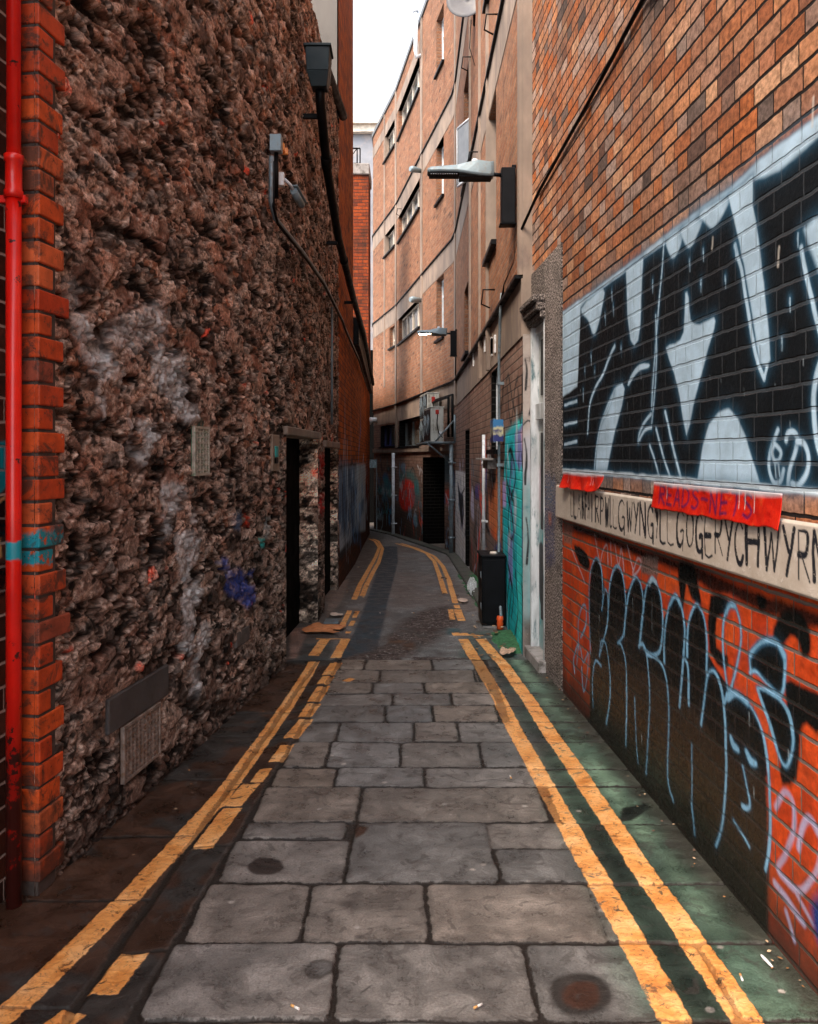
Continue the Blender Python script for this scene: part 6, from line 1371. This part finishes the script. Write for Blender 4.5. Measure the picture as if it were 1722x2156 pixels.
def ground_mat(name, grain, rough, bump, gscale, stone=True):
    N = NT(name); uv = N.n('ShaderNodeUVMap').outputs[0]; a = N.noise(uv, 6, 8, .65); b = N.noise(uv, gscale, 4, .75); w = N.noise(uv, 26, 6, .7); cl = N.noise(uv, 11, 5, .6, 1.2)
    k = N.mr(b, .3, .7, 1 - grain, 1 + grain); k2 = N.mr(a, .3, .7, .62, 1.34); k = N.m('MULTIPLY', k, k2)
    fl = N.noise(uv, 4.5, 9, .62, 1.2); flk = N.m('ADD', N.mr(fl, .46, .475), N.m('ADD', N.mr(fl, .53, .545), N.mr(fl, .60, .61))); k = N.m('MULTIPLY', k, N.m('ADD', .84, N.m('MULTIPLY', flk, .12)))
    sp9 = N.noise(uv, 60, 3, .8); k = N.m('MULTIPLY', k, N.m('ADD', N.mr(sp9, .27, .34, .35, 1.0), N.mr(sp9, .69, .74, 0, .9)))
    c = N.mix(1.0, N.attr('col'), N.n('ShaderNodeCombineColor', i0=k, i1=k, i2=k).outputs[0], 'MULTIPLY')
    c = N.mix(N.m('MULTIPLY', N.mr(cl, .58, .63), .5), c, (.045, .038, .034))
    if not stone:
        gr = N.attr('col', 'Alpha'); gn = N.noise(uv, 26, 6, .85); c = N.mix(gr, c, N.ramp(gn, [(.40, (.006, .005, .005)), (.47, (.030, .018, .014)), (.52, (.075, .045, .035)), (.57, (.13, .11, .10)), (.62, (.45, .42, .40))]))
    e = N.m('ADD', N.attr('edge', 'Fac'), N.m('MULTIPLY', N.m('SUBTRACT', w, .5), .034)); j = N.mr(e, .006, .012); c = N.mix(N.mr(e, .010, .035, .75, 1.0), (.03, .026, .023), c); c = N.mix(j, (.016, .012, .009), c)
    y = N.m('ADD', N.attr('yel', 'Fac'), N.m('MULTIPLY', N.m('SUBTRACT', N.noise(uv, 40, 6, .75), .5), .018)); ym_ = N.mr(y, .003, -.003)
    worn = N.m('MULTIPLY', N.mr(N.noise(uv, 15, 8, .75, .8), .57, .62, 1.0, .15), N.mr(j, 0, 1, .45, 1)); yc = N.ramp(a, [(.3, (.60, .20, .035)), (.5, (.84, .38, .11)), (.7, (.92, .54, .24))])
    # ridged thermoplastic: fine ripples across the line
    wv = N.t.nodes.new('ShaderNodeTexWave'); wv.wave_type = 'BANDS'; wv.bands_direction = 'Y'; N.set(wv.inputs['Vector'], uv); wv.inputs['Scale'].default_value = 9; wv.inputs['Distortion'].default_value = 9; wv.inputs['Detail'].default_value = 4; wv.inputs['Detail Scale'].default_value = 3
    yc = N.mix(N.mr(wv.outputs['Fac'], .72, .95, 0, .30), yc, (.40, .15, .05)); yc = N.mix(N.mr(N.noise(uv, 34, 6, .75, 1.5), .56, .64, 0, .8), yc, (.20, .08, .035)); yc = N.mix(N.mr(N.noise(uv, 7, 6, .7), .60, .70, 0, .6), yc, (.16, .085, .05))
    ym = N.m('MULTIPLY', ym_, worn); c = N.mix(ym, c, yc)
    h = N.m('ADD', N.m('ADD', N.m('MULTIPLY', b, .25), N.m('ADD', N.m('MULTIPLY', a, .8), N.m('MULTIPLY', flk, .22))), N.m('MULTIPLY', ym, .35)); N.bump(N.m('ADD', h, N.m('MULTIPLY', wv.outputs['Fac'], N.m('MULTIPLY', ym, .15))), bump, .012)
    r = N.mr(a, .35, .65, rough - .18, rough + .15); r = N.m('ADD', r, N.m('MULTIPLY', ym, .1)); return N.fin(c, r, spec=.40)
M['paving'] = ground_mat('worn_paving_stone', .26, .42, .60, 120); M['asphalt'] = ground_mat('patched_asphalt', .55, .62, .8, 75, False)
ground_mesh('pavement', lin((-2.6, -1.9, .05), (-1.9, 1.45, .0065), (1.45, 2, .05)), np.concatenate([np.linspace(-1, 2.3, 90)[:-1], grow(2.3, 7.03, .0045, .012)]), YEL, M['paving'], True)
ground_mesh('road', lin((-4.5, -1.6, .1), (-1.6, 1.15, .014)), grow(7.03, 36, .013, .12), YELR, M['asphalt'], False)
# kerb along the brown building
kb = MB(); ss = np.linspace(OF.sY(9.0), OF.sY(28.5), 30)
for a, b in zip(ss[:-1], ss[1:]):
    pa, pb = OF.P(a, 0, .0), OF.P(b, 0, .0); qa, qb_ = OF.P(a, 0, .20), OF.P(b - 1e-4, 0, .20); za, zb_ = float(gz(pa.y)), float(gz(pb.y))
    kb.hull([(pa.x, pa.y, za - .1), (pb.x, pb.y, zb_ - .1), (qb_.x, qb_.y, zb_ - .1), (qa.x, qa.y, za - .1)], [(pa.x, pa.y, za + .05), (pb.x, pb.y, zb_ + .05), (qb_.x, qb_.y, zb_ + .04), (qa.x, qa.y, za + .04)])
tag_s(kb.build('kerb', simple('mossy_kerb_stone', (.07, .065, .055), .8, var=.4, scale=4, bump=.5, dirt=(.03, .06, .03)), bevel=.012))
# moss and algae against the right-hand wall
mm = NT('moss_green'); f = mm.noise(mm.obj(), 30, 5, .7); M['moss'] = mm.fin(mm.ramp(f, [(.3, (.012, .035, .015)), (.5, (.03, .12, .045)), (.7, (.06, .20, .09))]), .9); mm.bump(f, 1, .01)
def moss(s0, s1, wd, ht, label, seed):
    S = lin((s0, s1, .02)); O = np.linspace(-.01, wd, 24); s, o = np.meshgrid(S, O, indexing='ij'); q = OF.xyz(s, s * 0, o)
    k = (s - s0) / (s1 - s0); env = np.sin(np.clip(k, 0, 1) * math.pi) ** .5 * np.clip(1 - o / (wd * (.55 + .45 * fbm(s * 5, s * 0, seed))), 0, 1) ** .6
    q[..., 2] = gz(q[..., 1]) - .02 + env * (ht * (.4 + 1.0 * fbm(s * 14, o * 14, seed + 3)) + .02) + .02 * (fbm(s * 60, o * 60, seed + 5) - .5) * env
    me = np_mesh('moss', q.reshape(-1, 3), grid_quads(len(S), len(O), flip=True)); o_ = link('moss', me, M['moss']); tag(o_, label, 'moss', kind='stuff')
moss(OF.sY(7.25), OF.sY(8.25), .26, .05, 'bank of green moss under the teal graffiti wall', 3); moss(OF.sY(9.0), OF.sY(13.8), .30, .07, 'green moss and weeds along the kerb beyond the black cabinet', 9)
# ================================================================== litter
random.seed(21)
def leaf_mesh(name, L):
    v = []; 
    for t in (0, .25, .5, .75, 1): w = math.sin(t * math.pi) ** .8 * .33; v += [(t - .5, -w, .10 * w + .06 * t * t), (t - .5, 0, .03 * t), (t - .5, w, .16 * w)]
    f = []
    for i in range(4):
        for j in range(2): a = i * 3 + j; f.append((a, a + 3, a + 4, a + 1))
    me = bpy.data.meshes.new(name); me.from_pydata([tuple(c * L for c in p) for p in v], [], f); return me
lm = [simple('dead_leaf_brown', (.30, .14, .05), .8), simple('dead_leaf_tan', (.48, .33, .20), .8), simple('dead_leaf_dark', (.10, .06, .04), .8)]
protos = []
for k in range(3):
    me = leaf_mesh('fallen_leaf', [.06, .045, .075][k]); me.materials.append(lm[k]); protos.append(me)
GL = ('fallen leaves scattered along the alley', 'small dead leaf lying on the wet alley floor')
spots = []
for k in range(34): y = random.uniform(7.1, 8.6); spots.append((random.uniform(.60, .93), y))
for k in range(26): y = random.uniform(8.6, 13.5); spots.append((random.uniform(.35, .78), y))
for k in range(16): y = random.uniform(8.5, 12.5); spots.append((random.uniform(-.9, -.55), y))
for k in range(40): y = random.uniform(2.5, 6.9); spots.append((1.4645 - .053 * y - abs(random.gauss(.02, .05)) - .01, y))
for k in range(14): y = random.uniform(3.2, 6.6); spots.append((-1.86 + .1256 * y + random.uniform(.05, .22), y))
for i, (x, y) in enumerate(spots):
    o = bpy.data.objects.new('fallen_leaf', protos[i % 3]); COL.objects.link(o); o.location = (x, y, float(gz(y)) + .012 + (.03 if (y > 7.2 and x > .75) else 0)); o.rotation_euler = (random.uniform(-.3, .3), random.uniform(-.3, .3), random.uniform(0, 6.28)); s_ = random.uniform(.15, .38) if y < 7 else random.uniform(.6, 1.1); o.scale = (s_, s_, s_)
    tag(o, GL[1], 'leaf', GL[0])
wmt = simple('cigarette_paper', (.75, .72, .68), .8); omt = simple('filter_tan', (.65, .35, .12), .8)
for i, (u, v) in enumerate(((470 + 150, 2156 - 30), (1005, 2125), (1560, 2062), (1075, 1640), (800, 1292), (870, 1292), (755, 1195))):
    x, y = gxy(u, v); e = tag(empty('cigarette_butt', (x, y, float(gz(y)) + .010), random.uniform(0, 6.28)), 'stubbed out cigarette end dropped on the alley floor', 'cigarette end', 'cigarette ends dropped on the alley floor')
    MB().tube([(0, 0, 0), (.020, 0, 0)], .0038, 8).build('paper', wmt, e); MB().tube([(-.014, 0, 0), (-.0005, 0, 0)], .0039, 8).build('filter', omt, e)
# torn cardboard, metal cover, wrapper, feather
def crumple(name, label, cat, pts, mat, hgt, seed, n=26):
    P_ = np.array(gp(pts)); c0 = P_.mean(0); zz0 = float(gz(c0[1]))
    vs = []; fs = []; ring = crom([tuple(p) for p in P_], 4, True); m = len(ring); R_ = 6
    for i in range(R_ + 1):
        for p in ring:
            q = c0 + (np.array(p) - c0) * (i / R_); h = float(fbm(np.array([q[0] * 16]), np.array([q[1] * 16]), seed, 3)[0]); vs.append((q[0], q[1], zz0 + .008 + h * hgt))
    for i in range(R_):
        for k in range(m): k2 = (k + 1) % m; fs.append((i * m + k, i * m + k2, (i + 1) * m + k2, (i + 1) * m + k))
    me = bpy.data.meshes.new(name); me.from_pydata(vs, [], fs); o = link(name, me, mat); md = o.modifiers.new('thickness', 'SOLIDIFY'); md.thickness = .003; tag(o, label, cat)
crumple('flattened_cardboard', 'flattened orange cardboard lying before the first dark doorway', 'cardboard', [(636, 1334), (650, 1322), (668, 1316), (690, 1320), (728, 1322), (720, 1328), (700, 1332), (715, 1337), (680, 1336)], simple('orange_cardboard', (.62, .24, .09), .7, var=.3, scale=10, dirt=(.4, .12, .04)), .035, 5)
crumple('paper_scrap', 'crumpled white and dark wrapper beside the kerb left of the cabinet', 'litter', [(983, 1240), (993, 1228), (1003, 1238), (1000, 1252), (990, 1256)], simple('white_wrapper', (.6, .65, .65), .4, var=.6, scale=30), .10, 8)
crumple('paper_scrap', 'flat pale paper scrap on the asphalt near the left yellow dashes', 'litter', [(694, 1296), (702, 1293), (722, 1297), (715, 1301), (700, 1300)], simple('pale_paper', (.62, .5, .42), .7), .03, 12)
crumple('paper_scrap', 'torn tan paper scrap by the far right yellow dashes', 'litter', [(963, 1266), (972, 1262), (985, 1268), (975, 1271)], simple('tan_paper', (.60, .45, .36), .7), .03, 14)
crumple('paper_scrap', 'curled tan packaging in the moss beneath the teal graffiti', 'litter', [(1052, 1381), (1060, 1374), (1072, 1378), (1080, 1372), (1086, 1377), (1072, 1386)], simple('tan_packaging', (.55, .36, .25), .7, var=.5, scale=25), .06, 17)
crumple('feather', 'white feather lying near the foot of the mural wall', 'feather', [(1602, 2020), (1606, 2018), (1626, 2040), (1623, 2042)], simple('white_feather', (.7, .7, .7), .8), .01, 16)
x, y = gxy(697, 1310)
attach([('plate', MB().hull([(x - .07, y - .10, .004), (x + .085, y - .10, .004), (x + .085, y + .12, .004), (x - .07, y + .12, .004)], [(x - .068, y - .098, .016), (x + .083, y - .098, .016), (x + .083, y + .118, .016), (x - .068, y + .118, .016)]), M['grey_metal'], .002)], 'access_cover', 'small grey metal access cover behind the flattened cardboard', 'cover')
# ------------------------------------------------ move each thing's empty from the origin to its own base
def _pts(o, off):
    out = []
    for ch in [c for c in scene.objects if c.parent == o]:
        l = off + ch.location
        if ch.type == 'MESH': out += [l + Vector(b) for b in ch.bound_box]
        out += _pts(ch, l)
    return out
for o in [x for x in scene.objects if x.type == 'EMPTY' and x.parent is None and x.location.length < 1e-6]:
    p = _pts(o, Vector((0, 0, 0)))
    if not p: continue
    lo = [min(q[i] for q in p) for i in range(3)]; hi = [max(q[i] for q in p) for i in range(3)]
    b = Vector(((lo[0] + hi[0]) / 2, (lo[1] + hi[1]) / 2, lo[2]))
    for ch in [c for c in scene.objects if c.parent == o]: ch.location = ch.location - b
    o.location = b
